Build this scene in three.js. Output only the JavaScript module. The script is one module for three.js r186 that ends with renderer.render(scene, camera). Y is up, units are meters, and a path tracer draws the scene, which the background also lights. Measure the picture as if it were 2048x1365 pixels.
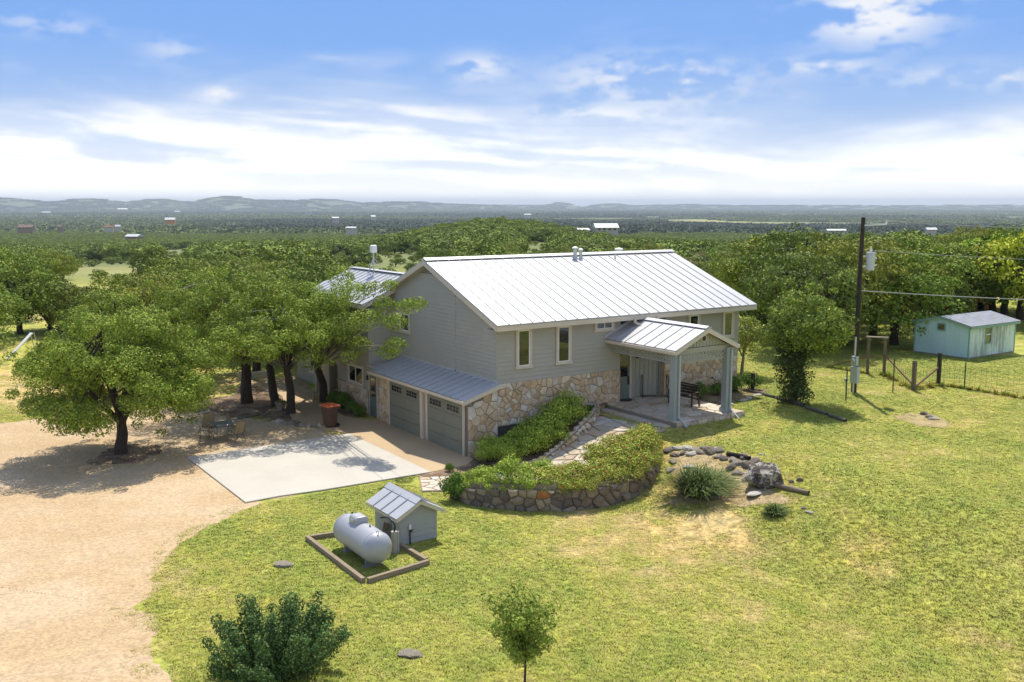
import * as THREE from 'three';
import { mergeGeometries } from 'three/addons/utils/BufferGeometryUtils.js';
import { RoundedBoxGeometry } from 'three/addons/geometries/RoundedBoxGeometry.js';

// ---------------------------------------------------------------- camera, sky, sun, exposure
const scene = new THREE.Scene();
const renderer = new THREE.WebGLRenderer({ antialias: true });
renderer.setSize(1024, 682);
renderer.toneMapping = THREE.LinearToneMapping;
renderer.toneMappingExposure = 1.13;
renderer.shadowMap.enabled = true;

const FOCAL = 1920, HORIZON = 411, YAW = 56.1 * Math.PI / 180;
const EYE = new THREE.Vector3(-22.472, 10.7, 34.657);
const PITCH = Math.atan((682.5 - HORIZON) / FOCAL);
const camera = new THREE.PerspectiveCamera(2 * Math.atan(682.5 / FOCAL) * 180 / Math.PI, 1024 / 682, 0.5, 60000);
const FWD = new THREE.Vector3(Math.cos(YAW), 0, -Math.sin(YAW)), RGT = new THREE.Vector3(Math.sin(YAW), 0, Math.cos(YAW));
const VIEW = FWD.clone().multiplyScalar(Math.cos(PITCH)).add(new THREE.Vector3(0, -Math.sin(PITCH), 0));
const UPV = FWD.clone().multiplyScalar(Math.sin(PITCH)).add(new THREE.Vector3(0, Math.cos(PITCH), 0));
camera.position.copy(EYE);
camera.lookAt(EYE.clone().add(VIEW));
camera.updateMatrixWorld();

const SUN = new THREE.Vector3(0.38, 1, -0.48).normalize();
const sun = new THREE.DirectionalLight(new THREE.Color(1.0, 0.94, 0.82), 5.0);
sun.name = 'sun';
sun.position.copy(SUN).multiplyScalar(150);
sun.target.position.set(0, 0, 0);
sun.castShadow = true;
sun.shadow.radius = 1.2;
sun.shadow.mapSize.set(4096, 4096);
Object.assign(sun.shadow.camera, { left: -90, right: 90, top: 90, bottom: -90, near: 1, far: 400 });
scene.add(sun, sun.target);

// ---------------------------------------------------------------- random numbers and noise
function rng(seed) { let a = seed >>> 0; return () => { a = (a + 0x6D2B79F5) | 0; let t = Math.imul(a ^ (a >>> 15), 1 | a); t = (t + Math.imul(t ^ (t >>> 7), 61 | t)) ^ t; return ((t ^ (t >>> 14)) >>> 0) / 4294967296; }; }
const hash2 = (x, y, s = 0) => { let h = Math.imul(x | 0, 374761393) + Math.imul(y | 0, 668265263) + Math.imul(s | 0, 1274126177); h = Math.imul(h ^ (h >>> 13), 1274126177); return ((h ^ (h >>> 16)) >>> 0) / 4294967296; };
const mod = (a, n) => ((a % n) + n) % n;
function vnoise(x, y, s = 0, per = 0) {
  const xi = Math.floor(x), yi = Math.floor(y), fx = x - xi, fy = y - yi;
  const u = fx * fx * (3 - 2 * fx), v = fy * fy * (3 - 2 * fy);
  const X0 = per ? mod(xi, per) : xi, X1 = per ? mod(xi + 1, per) : xi + 1, Y0 = per ? mod(yi, per) : yi, Y1 = per ? mod(yi + 1, per) : yi + 1;
  const a = hash2(X0, Y0, s), b = hash2(X1, Y0, s), c = hash2(X0, Y1, s), d = hash2(X1, Y1, s);
  return a + (b - a) * u + (c - a) * v + (a - b - c + d) * u * v;
}
function fbm(x, y, oct = 4, s = 0, per = 0) { let t = 0, a = 0.5, n = 0; for (let i = 0; i < oct; i++) { t += a * vnoise(x, y, s + i * 17, per); n += a; a *= 0.5; x *= 2; y *= 2; per *= 2; } return t / n; }
const clamp = (x, a = 0, b = 1) => Math.min(b, Math.max(a, x));
const sstep = (a, b, x) => { const t = clamp((x - a) / (b - a)); return t * t * (3 - 2 * t); };
const lerp = (a, b, t) => a + (b - a) * t;
const mix3 = (a, b, t) => [lerp(a[0], b[0], t), lerp(a[1], b[1], t), lerp(a[2], b[2], t)];

// ---------------------------------------------------------------- the sky: clear blue air with thin cirrus, white towards the horizon
{
  const W = 4096, H = 2048, data = new Float32Array(W * H * 4);
  const az0 = Math.atan2(FWD.z, FWD.x);
  const air = [[0, [0.85, 0.87, 0.90]], [1.2, [0.74, 0.79, 0.88]], [3, [0.50, 0.62, 0.83]], [5.5, [0.33, 0.50, 0.82]], [9, [0.20, 0.395, 0.81]], [14, [0.16, 0.35, 0.79]], [30, [0.14, 0.30, 0.68]], [90, [0.115, 0.24, 0.54]]];
  for (let j = 0; j < H; j++) {
    const el = ((j + 0.5) / H - 0.5) * 180, er = el * Math.PI / 180;
    let base = air[0][1];
    if (el > 0) for (let k = 1; k < air.length; k++) if (el <= air[k][0]) { base = mix3(air[k - 1][1], air[k][1], (el - air[k - 1][0]) / (air[k][0] - air[k - 1][0])); break; }
    for (let i = 0; i < W; i++) {
      const az = ((i + 0.5) / W - 0.5) * 2 * Math.PI;
      let r = base[0], g = base[1], b = base[2];
      if (el > 0) {
        // circumsolar brightening
        const sx = Math.cos(er) * Math.cos(az), sy = Math.sin(er), sz = Math.cos(er) * Math.sin(az);
        const cs = sx * SUN.x + sy * SUN.y + sz * SUN.z;
        const gl = 0.55 * Math.pow(Math.max(0, cs), 10);
        r += gl; g += gl * 0.96; b += gl * 0.86;
        // cirrus: streaks on a plane above, plus a broad bank near the horizon
        let da = az - az0; da = Math.atan2(Math.sin(da), Math.cos(da)) * 180 / Math.PI;       // degrees right of the view direction
        const inV = Math.abs(da) < 50 && el < 22;
        const wx = fbm(da * 0.06 + 3, el * 0.12, 2, 5) * 4;
        let c = 0;
        if (inV) {
          const n1 = fbm(da * 0.11 + el * 0.10 + wx * 0.5, el * 0.55 - da * 0.035 + wx * 0.4, 6, 21);
          const n2 = fbm(da * 0.34 + 11, el * 1.1 + wx * 0.5, 6, 77);
          const n3 = fbm(da * 1.1 + 40 + wx, el * 2.6, 4, 55);
          const bankTop = 4.1 + 1.2 * Math.sin(da * 0.11 + 2.6) + 0.0013 * da * da;
          const bank = sstep(bankTop + 2.6, bankTop - 1.6, el + (n1 - 0.5) * 7.0);
          const st = fbm(da * 0.16 + wx * 0.8, el * 1.5 + da * 0.11 + wx * 0.6, 6, 88) * 0.8 + n3 * 0.1 + n2 * 0.1;
          c = bank * (0.34 + 0.95 * sstep(0.36, 0.62, n1 * 0.4 + st * 0.6));
          const wisps = sstep(0.55, 0.85, n1 * 0.8 + n2 * 0.2) * sstep(12, 4, el) * 0.45;
          const puff = (x, y, w, h, k) => k * Math.exp(-(((da - x) / w) ** 2) - ((el - y + 0.03 * (da - x)) / h) ** 2) * sstep(0.38, 0.60, n2 * 0.55 + n3 * 0.45) * 1.4;
          const wd = puff(20, 10.2, 3.2, 1.5, 0.95) + puff(8, 7.0, 5, 1.3, 0.75) + puff(-2, 7.9, 1.6, 0.7, 0.6) + puff(4.5, 5.3, 4, 0.45, 0.55) + puff(-25, 9.2, 2.6, 0.6, 0.35) + puff(-16.5, 6.1, 0.9, 0.45, 0.8) + puff(-19, 8.4, 1.3, 0.6, 0.35) + puff(17.5, 7.6, 2.2, 0.4, 0.6) + puff(26, 6.6, 5, 0.6, 0.5);
          c = clamp(1 - (1 - clamp(c)) * (1 - clamp(wisps)) * (1 - clamp(wd)));
        } else {
          const n1 = fbm(sx / (sy + 0.25) * 1.6 + 9, sz / (sy + 0.25) * 1.6, 4, 21);
          const bank = sstep(6.5, 2.4, el + (n1 - 0.5) * 5);
          c = clamp(bank * 0.8 + sstep(0.34, 0.70, n1) * 0.7);
        }
        const lo = 0.36 * sstep(7, 1.5, el), cw = [0.84 + gl + lo, 0.85 + gl + lo, 0.88 + gl + lo];
        r = lerp(r, cw[0], c * 0.92); g = lerp(g, cw[1], c * 0.92); b = lerp(b, cw[2], c * 0.92);
        const hz = sstep(2.6, 0.0, el) * 0.55;
        r = lerp(r, 1.72, hz); g = lerp(g, 1.62, hz); b = lerp(b, 1.5, hz);
      } else { r = 0.80; g = 0.82; b = 0.84; }
      const o = (j * W + i) * 4; data[o] = r; data[o + 1] = g; data[o + 2] = b; data[o + 3] = 1;
    }
  }
  const sky = new THREE.DataTexture(data, W, H, THREE.RGBAFormat, THREE.FloatType);
  sky.mapping = THREE.EquirectangularReflectionMapping;
  sky.minFilter = sky.magFilter = THREE.LinearFilter; sky.wrapS = THREE.RepeatWrapping; sky.needsUpdate = true;
  scene.background = sky; scene.environment = sky;
}

// ---------------------------------------------------------------- terrain height and picture-to-ground helpers
function farHeight(d, az) {                       // az: degrees right of the view direction
  const pts = [[0, 0], [90, 0], [150, -1.5], [250, -5], [400, -11], [700, -20], [1200, -32], [2500, -48], [6000, -56], [60000, -56]];
  let h = 0;
  for (let k = 1; k < pts.length; k++) if (d <= pts[k][0]) { h = lerp(pts[k - 1][1], pts[k][1], (d - pts[k - 1][0]) / (pts[k][0] - pts[k - 1][0])); break; }
  h += 12.5 * Math.exp(-(((az + 0.8) / 6.2) ** 2)) * Math.exp(-(((d - 540) / 190) ** 2));      // wooded rise behind the house
  h += 3.0 * sstep(8, 26, az) * sstep(60, 100, d) * sstep(420, 160, d);                          // ground lifts to the right
  h += 9 * (fbm(d * 0.0016, az * 0.13, 3, 31) - 0.5) * sstep(700, 2500, d);
  // far hills
  const hill = (c, w, dist, H) => H * Math.exp(-(Math.abs((az - c) / w) ** 2.6)) * Math.exp(-(((d - dist) / 900) ** 2));
  if (d > 7000) {
    h += hill(-27.3, 2.0, 12200, 126) + hill(-23.6, 1.9, 11800, 128) + hill(-19.9, 2.1, 12600, 135) + hill(-16.8, 1.3, 12000, 115) + hill(-14.2, 2.6, 11700, 122) + hill(-10.9, 1.7, 12400, 115) + hill(-7.4, 2.6, 12900, 100) + hill(-3.4, 2.8, 13200, 76) + hill(-30.5, 2.2, 12000, 119);
    h += hill(0.6, 2.6, 14200, 66) + hill(3.0, 0.8, 14600, 74) + hill(5.5, 1.2, 14800, 62) + hill(9, 3.4, 15000, 58) + hill(15, 5, 15200, 60) + hill(23, 5, 15500, 56) + hill(31, 6, 15500, 56);
  }
  return h;
}
function E(x, z) {
  const dx = x - EYE.x, dz = z - EYE.z, d = Math.hypot(dx, dz);
  const f = dx * FWD.x + dz * FWD.z, r = dx * RGT.x + dz * RGT.z, az = Math.atan2(r, f) * 180 / Math.PI;
  const near = -0.12 + 1.27 * sstep(-1.6, 7, x);
  const w = sstep(62, 120, d);
  return w <= 0 ? near : lerp(near, farHeight(d, az), w);
}
const rayTo = (px, py) => VIEW.clone().multiplyScalar(FOCAL).addScaledVector(RGT, px - 1024).addScaledVector(UPV, 682.5 - py).normalize();
function at(px, py, lift = 0) {                    // where the sight line through a photo pixel meets the ground
  const d = rayTo(px, py); let t = 5, p = new THREE.Vector3();
  for (let i = 0; i < 4000; i++) { p.copy(EYE).addScaledVector(d, t); const gap = p.y - E(p.x, p.z) - lift; if (gap < 0.004) break; t += Math.max(0.01, gap * (t < 120 ? 0.9 : 1.5)); if (t > 20000) break; }
  return p;
}
function toPixel(p) { const v = p.clone().sub(EYE), z = v.dot(VIEW); return [1024 + FOCAL * v.dot(RGT) / z, 682.5 - FOCAL * v.dot(UPV) / z, z]; }

// ---------------------------------------------------------------- scene helpers
const used = new Map();
function numbered(name) { const n = used.get(name) || 0; used.set(name, n + 1); return n ? name + '_' + String(n).padStart(3, '0') : name; }
function thing(name, label, category, pos = [0, 0, 0], turn = 0, group) {
  const o = new THREE.Group(); o.name = numbered(name); o.position.set(...pos); o.rotation.y = turn;
  o.userData = { label, category }; if (group) o.userData.group = group; scene.add(o); return o;
}
function part(name, geo, mat, parent) { const m = new THREE.Mesh(geo, mat); m.name = name; m.castShadow = m.receiveShadow = true; parent.add(m); return m; }
function solo(name, geo, mat, label, category, group) { const m = part(numbered(name), geo, mat, scene); m.userData = { label, category }; if (group) m.userData.group = group; return m; }
function struct(name, geo, mat) { const m = part(numbered(name), geo, mat, scene); m.userData = { kind: 'structure' }; return m; }
function copyOf(o, pos, turn = 0, scale = 1, label, group) {
  const c = o.clone(); c.name = numbered(o.name.replace(/_\d{3}$/, '')); c.position.set(...pos); c.rotation.y = turn;
  if (Array.isArray(scale)) c.scale.set(...scale); else c.scale.setScalar(scale);
  c.userData = { ...o.userData }; if (label) c.userData.label = label; if (group) c.userData.group = group; scene.add(c); return c;
}
const bx = (w, h, d, x = 0, y = 0, z = 0) => new THREE.BoxGeometry(w, h, d).translate(x, y, z);            // centred box
const b2 = (x0, x1, y0, y1, z0, z1) => new THREE.BoxGeometry(x1 - x0, y1 - y0, z1 - z0).translate((x0 + x1) / 2, (y0 + y1) / 2, (z0 + z1) / 2);
const cyl = (r0, r1, h, seg = 12) => new THREE.CylinderGeometry(r1, r0, h, seg).translate(0, h / 2, 0);
const tube = (pts, r, seg = 12, rad = 6, closed = false) => new THREE.TubeGeometry(new THREE.CatmullRomCurve3(pts.map(p => p.isVector3 ? p : new THREE.Vector3(...p)), closed, 'centripetal'), seg, r, rad, closed);
function bar(a, b, w, h = w) {                     // square bar between two points
  const A = new THREE.Vector3(...(a.isVector3 ? a.toArray() : a)), B = new THREE.Vector3(...(b.isVector3 ? b.toArray() : b)), L = A.distanceTo(B);
  const g = new THREE.BoxGeometry(w, h, L); const m = new THREE.Matrix4().lookAt(A, B, Math.abs(B.y - A.y) > 0.95 * L ? new THREE.Vector3(1, 0, 0) : new THREE.Vector3(0, 1, 0));
  return g.applyMatrix4(m).translate((A.x + B.x) / 2, (A.y + B.y) / 2, (A.z + B.z) / 2);
}
function prep(g) { g = g.index ? g.toNonIndexed() : g; for (const k of Object.keys(g.attributes)) if (!['position', 'normal', 'uv'].includes(k)) g.deleteAttribute(k); if (!g.attributes.uv) g.setAttribute('uv', new THREE.BufferAttribute(new Float32Array(g.attributes.position.count * 2), 2)); return g; }
const merge = (list) => mergeGeometries(list.map(prep));
function boxUV(g) {                                // uv in metres from the dominant axis of each face
  g = prep(g); g.computeVertexNormals(); const p = g.attributes.position, n = g.attributes.normal, uv = g.attributes.uv;
  for (let i = 0; i < p.count; i += 3) {
    const ax = Math.abs(n.getX(i)), ay = Math.abs(n.getY(i)), az = Math.abs(n.getZ(i));
    for (let k = i; k < i + 3; k++) { if (ay >= ax && ay >= az) uv.setXY(k, p.getX(k), p.getZ(k)); else if (ax >= az) uv.setXY(k, p.getZ(k), p.getY(k)); else uv.setXY(k, p.getX(k), p.getY(k)); }
  }
  return g;
}
// tiling textures: f(x, y) with x, y in 0..1
function tex(n, f, metres = 1, color = true) {
  const d = new Uint8Array(n * n * 4);
  for (let j = 0; j < n; j++) for (let i = 0; i < n; i++) { const c = f((i + 0.5) / n, (j + 0.5) / n), o = (j * n + i) * 4; for (let k = 0; k < 3; k++) { const v = clamp(Array.isArray(c) ? c[k] : c); d[o + k] = 255 * (color ? (v <= 0.0031308 ? 12.92 * v : 1.055 * v ** (1 / 2.4) - 0.055) : v); } d[o + 3] = 255; }
  const t = new THREE.DataTexture(d, n, n); t.wrapS = t.wrapT = THREE.RepeatWrapping; t.magFilter = THREE.LinearFilter; t.minFilter = THREE.LinearMipmapLinearFilter; t.generateMipmaps = true;
  t.repeat.set(1 / metres, 1 / metres); if (color) t.colorSpace = THREE.SRGBColorSpace; t.needsUpdate = true; return t;
}
const C = (r, g, b) => new THREE.Color().setRGB(r, g, b);
const std = (color, roughness = 0.8, extra = {}) => new THREE.MeshStandardMaterial({ color: color.isColor ? color : C(...color), roughness, ...extra });

// neutral grain maps shared by many materials
const grainMap = tex(256, (x, y) => { const a = fbm(x * 8, y * 8, 5, 3, 8), b = fbm(x * 40, y * 40, 2, 9, 40); const v = 0.80 + 0.30 * (a - 0.5) + 0.18 * (b - 0.5); return [v, v, v]; }, 0.8);
const grainBump = tex(256, (x, y) => fbm(x * 16, y * 16, 5, 41, 16), 0.6, false);
const woodMap = tex(256, (x, y) => { const v = 0.72 + 0.4 * (fbm(x * 6, y * 48, 4, 13, 0) - 0.5) + 0.25 * (vnoise(x * 3, y * 90, 8) - 0.5); return [v, v * 0.99, v * 0.97]; }, 1.2);
const paintMap = tex(256, (x, y) => { const v = 0.92 + 0.12 * (fbm(x * 4, y * 4, 5, 61, 4) - 0.5) + 0.05 * (fbm(x * 64, y * 64, 2, 63, 64) - 0.5); return [v, v, v]; }, 3);
// ---------------------------------------------------------------- the ground: one sheet from under the camera to the horizon
function lawnMix(x, z) {                             // 0 straw .. 1 green, matter with an outline of its own
  const big = fbm(x * 0.09 + 4, z * 0.09, 3, 101), mid = fbm(x * 0.45, z * 0.45, 3, 131), fine = fbm(x * 1.7, z * 1.7, 2, 151);
  return clamp(0.55 + 1.1 * (big - 0.5) + 0.95 * (mid - 0.5) + 0.65 * (fine - 0.5) + 0.22 * sstep(4, 20, x));
}
const STRAW = [0.54, 0.39, 0.15], GREEN = [0.345, 0.345, 0.052], LUSH = [0.235, 0.295, 0.04];
function lawnColor(x, z) {
  const m = lawnMix(x, z);
  return m < 0.6 ? mix3(STRAW, GREEN, sstep(0.05, 0.6, m)) : mix3(GREEN, LUSH, sstep(0.6, 1.05, m) * 0.75);
}
const grassMap = tex(1024, (x, y) => {
  const a = fbm(x * 40, y * 40, 4, 5, 40), b = fbm(x * 160, y * 160, 3, 8, 160), c = fbm(x * 14, y * 14, 3, 12, 14);
  const v = 0.68 + 0.55 * (a - 0.5) + 0.6 * (b - 0.5); const t = (c - 0.5) * 0.7 + (a - 0.5) * 0.5;
  return [v * (1 + 0.25 * t), v * (1 - 0.02 * t), v * (1 - 0.45 * t)];
}, 18);
const grassBump = tex(512, (x, y) => fbm(x * 90, y * 90, 3, 8, 90), 9, false);
{
  const rings = []; let r = 0.5; while (r < 30000) { rings.push(r); r += Math.max(r < 16 ? 1.2 : r < 80 ? 0.42 : 0, r * (r > 8000 ? 0.012 : r > 80 ? 0.03 : 0)); }
  const azs = []; for (let a = -180; a < 180;) { azs.push(a); a += Math.abs(a + 0.01) < 34 ? 0.45 : 4; }
  const P = [], Cc = [], U = [], I = [], nA = azs.length;
  for (const rr of rings) for (const a of azs) {
    const ar = a * Math.PI / 180, x = EYE.x + rr * (FWD.x * Math.cos(ar) + RGT.x * Math.sin(ar)), z = EYE.z + rr * (FWD.z * Math.cos(ar) + RGT.z * Math.sin(ar));
    P.push(x, E(x, z), z); U.push(x, z);
    let c;
    if (rr < 95) c = lawnColor(x, z);
    else { const n = fbm(x * 0.012, z * 0.012, 4, 201); c = mix3([0.44, 0.39, 0.10], [0.22, 0.24, 0.05], sstep(0.40, 0.6, n)); const f = fbm(x * 0.0011 + 5, z * 0.0011, 4, 209); c = mix3([0.10, 0.125, 0.04], c, (sstep(0.50, 0.66, f) * 0.9 + 0.1 * sstep(0.35, 0.6, n)) * sstep(-46, -54, E(x, z)) + (E(x, z) > -30 && rr < 2000 ? 0.4 : 0)); if (rr < 260) c = mix3(mix3([0.44, 0.39, 0.10], [0.26, 0.27, 0.05], sstep(0.40, 0.6, n)), c, clamp((rr - 180) / 80)); if (rr < 130) c = mix3(lawnColor(x, z), c, (rr - 95) / 35); }
    Cc.push(c[0] * 1.42, c[1] * 1.42, c[2] * 1.42);
  }
  for (let i = 0; i + 1 < rings.length; i++) for (let j = 0; j < nA; j++) { const k = (j + 1) % nA, a = i * nA + j, b = i * nA + k, c = a + nA, d = b + nA; I.push(a, b, c, b, d, c); }
  const g = new THREE.BufferGeometry();
  g.setAttribute('position', new THREE.Float32BufferAttribute(P, 3)); g.setAttribute('color', new THREE.Float32BufferAttribute(Cc, 3)); g.setAttribute('uv', new THREE.Float32BufferAttribute(U, 2));
  g.setIndex(I); g.computeVertexNormals();
  struct('ground', g, new THREE.MeshStandardMaterial({ vertexColors: true, map: grassMap, bumpMap: grassBump, bumpScale: 0.03, roughness: 0.95 }));
}
// flat sheets laid over the ground, outlined from points in the photograph
const pxs = (list, lift = 0) => list.map(([a, b]) => { const p = at(a, b); return [p.x, p.z]; });
function ragged(pts, step, amp, seed, closed = true) {   // subdivide an outline and push it about
  const out = []; const n = pts.length;
  for (let i = 0; i < n; i++) { const a = pts[i], b = pts[(i + 1) % n], L = Math.hypot(b[0] - a[0], b[1] - a[1]), m = Math.max(1, Math.round(L / step)); for (let k = 0; k < m; k++) { const t = k / m, x = lerp(a[0], b[0], t), z = lerp(a[1], b[1], t); out.push([x + amp * 2 * (fbm(x * 1.3, z * 1.3, 3, seed) - 0.5), z + amp * 2 * (fbm(x * 1.3 + 50, z * 1.3, 3, seed) - 0.5)]); } }
  return out;
}
const noGrass = [];
function sheet(name, pts, lift, mat, thick = 0) {
  noGrass.push(pts);
  const s = new THREE.Shape(pts.map(([x, z]) => new THREE.Vector2(x, -z)));
  let g = thick ? new THREE.ExtrudeGeometry(s, { depth: thick, bevelEnabled: true, bevelSize: 0.012, bevelThickness: 0.012, bevelSegments: 1 }) : new THREE.ShapeGeometry(s);
  g.rotateX(-Math.PI / 2); const p = g.attributes.position, uv = g.attributes.uv;
  for (let i = 0; i < p.count; i++) { uv.setXY(i, p.getX(i), p.getZ(i)); p.setY(i, p.getY(i) + lift + E(p.getX(i), p.getZ(i))); }
  g.computeVertexNormals(); return struct(name, g, mat);
}
const inPoly = (p, poly) => { let c = false; for (let i = 0, j = poly.length - 1; i < poly.length; j = i++) { const [xi, zi] = poly[i], [xj, zj] = poly[j]; if ((zi > p[1]) !== (zj > p[1]) && p[0] < (xj - xi) * (p[1] - zi) / (zj - zi) + xi) c = !c; } return c; };
const softGround = [];
function drape(name, pts, lift, mat, cell = 0.1) {      // a sheet that follows curved ground
  softGround.push(pts); const xs = pts.map(q => q[0]), zs = pts.map(q => q[1]), x0 = Math.min(...xs), x1 = Math.max(...xs), z0 = Math.min(...zs), z1 = Math.max(...zs), P = [], U = [];
  for (let x = x0; x < x1; x += cell) for (let z = z0; z < z1; z += cell) { if (!inPoly([x + cell / 2, z + cell / 2], pts)) continue; const q = [[x, z], [x, z + cell], [x + cell, z + cell], [x, z], [x + cell, z + cell], [x + cell, z]]; for (const [a, b] of q) { P.push(a, E(a, b) + lift, b); U.push(a, b); } }
  const g = new THREE.BufferGeometry(); g.setAttribute('position', new THREE.Float32BufferAttribute(P, 3)); g.setAttribute('uv', new THREE.Float32BufferAttribute(U, 2)); g.computeVertexNormals(); return struct(name, g, mat);
}
const gravelMap = tex(1024, (x, y) => {
  const a = fbm(x * 6, y * 6, 5, 301, 6), b = fbm(x * 200, y * 200, 2, 305, 200), t = fbm(x * 5 + 2 * fbm(x * 3, y * 3, 2, 6, 3), y * 22, 3, 307, 0);
  const c = mix3([0.60, 0.445, 0.275], [0.55, 0.385, 0.21], sstep(0.34, 0.68, a)); const v = 0.90 + 0.5 * (b - 0.5) + 0.10 * (t - 0.5); return [c[0] * v, c[1] * v, c[2] * v];
}, 14);
const gravelBump = tex(512, (x, y) => fbm(x * 120, y * 120, 3, 315, 120), 5, false);
const gravelMat = std([0.94, 0.94, 0.94], 0.95, { map: gravelMap, bumpMap: gravelBump, bumpScale: 0.02 });
const driveEdge = [[347, 1365], [335, 1330], [319, 1291], [300, 1250], [287, 1207], [307, 1167], [303, 1135], [367, 1083], [431, 1051], [485, 1023], [559, 992], [615, 982]];
{
  const p = pxs([...driveEdge, [700, 960], [700, 872], [640, 858], [600, 850], [520, 840], [480, 836], [400, 826], [420, 806], [300, 818], [200, 826], [110, 834], [0, 848], [-160, 862]]);
  const far = [[-42, -2], [-40, 16], [-27, 21], [-19.2, 17]];
  sheet('gravel_drive', ragged([...p, ...far], 0.18, 0.5, 411), 0.006, gravelMat);
}
const mulchMat = std([1, 1, 1], 0.98, { map: tex(512, (x, y) => { const a = fbm(x * 9, y * 9, 4, 331, 9), b = fbm(x * 90, y * 90, 2, 335, 90); const c = mix3([0.20, 0.125, 0.075], [0.36, 0.25, 0.15], sstep(0.3, 0.7, a)); const v = 0.8 + 1.1 * (b - 0.5); return [c[0] * v, c[1] * v, c[2] * v]; }, 5), bumpMap: gravelBump, bumpScale: 0.04 });
const dirtMat = std([1, 1, 1], 0.98, { map: tex(512, (x, y) => { const a = fbm(x * 9, y * 9, 5, 351, 9), b = fbm(x * 110, y * 110, 2, 355, 110); const c = mix3([0.50, 0.375, 0.205], [0.40, 0.29, 0.13], sstep(0.35, 0.7, a)); const v = 0.85 + 0.7 * (b - 0.5); return [c[0] * v, c[1] * v, c[2] * v]; }, 5), bumpMap: gravelBump, bumpScale: 0.03 });
const oakBedOutline = ragged(pxs([[375, 822], [428, 830], [485, 836], [520, 832], [560, 846], [640, 856], [668, 846], [640, 815], [600, 790], [540, 770], [480, 768], [470, 790], [397, 800]]), 0.3, 0.18, 421);
sheet('oak_bed', oakBedOutline, 0.011, mulchMat);
sheet('leaf_litter', ragged(pxs([[200, 905], [240, 892], [320, 888], [335, 905], [290, 922], [215, 930], [170, 925]]), 0.12, 0.6, 425), 0.010, mulchMat);
sheet('rear_gravel_patio', ragged(pxs([[482, 772], [492, 762], [600, 750], [640, 795], [600, 800], [540, 776]]), 0.3, 0.12, 423), 0.015, dirtMat);
const concMap = tex(512, (x, y) => { const a = fbm(x * 5, y * 5, 5, 341, 5), b = fbm(x * 120, y * 120, 2, 345, 120); const v = 0.90 + 0.16 * (a - 0.5) + 0.10 * (b - 0.5); return [v, v * 0.975, v * 0.93]; }, 6);
{
  // parking slab in two pours with a joint between
  const y0 = -0.12;
  const p = [[-11.62, -6.6], [-11.62, 1.0], [-10.3, 0.95], [-8.6, 1.12], [-4.02, 1.25], [-4.02, -6.75]];
  sheet('concrete_slab', p.map(q => q), 0.02, std([0.54, 0.51, 0.455], 0.85, { map: concMap, bumpMap: grainBump, bumpScale: 0.002 }), 0.03);
  const apron = [[-4.0, 1.25], [-4.0, -6.75], [-4.55, -8.3], [-5.0, -11.5], [-4.2, -14.6], [-3.4, -17.2], [-3.6, -20.5], [-2.1, -20.5], [-2.2, -16], [-2.5, -13], [-2.6, -10.4], [-1.85, -8.7], [-1.42, -8.6], [-1.42, 0.4], [-2.2, 1.1]];
  sheet('garage_apron', apron, 0.012, std([0.52, 0.385, 0.235], 0.9, { map: concMap, bumpMap: grainBump, bumpScale: 0.002 }), 0.03);
}
// ---------------------------------------------------------------- stones: cells of an irregular mosaic, each its own bevelled block
function clipHalf(poly, nx, ny, c) { const out = []; for (let i = 0; i < poly.length; i++) { const a = poly[i], b = poly[(i + 1) % poly.length], da = a[0] * nx + a[1] * ny - c, db = b[0] * nx + b[1] * ny - c; if (da <= 0) out.push(a); if ((da < 0 && db > 0) || (da > 0 && db < 0)) { const t = da / (da - db); out.push([lerp(a[0], b[0], t), lerp(a[1], b[1], t)]); } } return out; }
function mosaic(u0, u1, v0, v1, size, seed, stretch = 1, inside) {   // -> list of polygons
  const R = rng(seed), S = [], nu = Math.max(1, Math.round((u1 - u0) / (size * stretch))), nv = Math.max(1, Math.round((v1 - v0) / size));
  for (let j = 0; j < nv; j++) for (let i = 0; i < nu; i++) { if (R() < 0.10) continue; S.push([u0 + (i + 0.5 + (j % 2 ? 0.25 : -0.25) + (R() - 0.5) * 0.85) * (u1 - u0) / nu, v0 + (j + 0.5 + (R() - 0.5) * 0.75) * (v1 - v0) / nv]); }
  const cells = [];
  for (const s of S) {
    if (inside && !inside(s[0], s[1])) continue;
    let p = [[u0, v0], [u1, v0], [u1, v1], [u0, v1]];
    for (const q of S) { if (q === s) continue; const dx = q[0] - s[0], dy = q[1] - s[1]; if (dx * dx + dy * dy > size * size * stretch * stretch * 16) continue; p = clipHalf(p, dx, dy, (q[0] * q[0] + q[1] * q[1] - s[0] * s[0] - s[1] * s[1]) / 2); if (p.length < 3) break; }
    if (p.length >= 3) cells.push(p);
  }
  return cells;
}
function inset(poly, d) { let p = poly; const n = poly.length; let A = 0; for (let i = 0; i < n; i++) { const a = poly[i], b = poly[(i + 1) % n]; A += a[0] * b[1] - a[1] * b[0]; } const sg = A > 0 ? 1 : -1;
  for (let i = 0; i < n; i++) { const a = poly[i], b = poly[(i + 1) % n], L = Math.hypot(b[0] - a[0], b[1] - a[1]); if (L < 1e-6) continue; const nx = sg * (b[1] - a[1]) / L, ny = -sg * (b[0] - a[0]) / L; p = clipHalf(p, nx, ny, a[0] * nx + a[1] * ny - d); if (p.length < 3) return null; } return p; }
function tidy(p) { const o = []; for (let i = 0; i < p.length; i++) { const a = p[i], b = p[(i + 1) % p.length]; if (Math.hypot(a[0] - b[0], a[1] - b[1]) > 0.025) o.push(a); } return o.length >= 3 ? o : null; }
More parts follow.
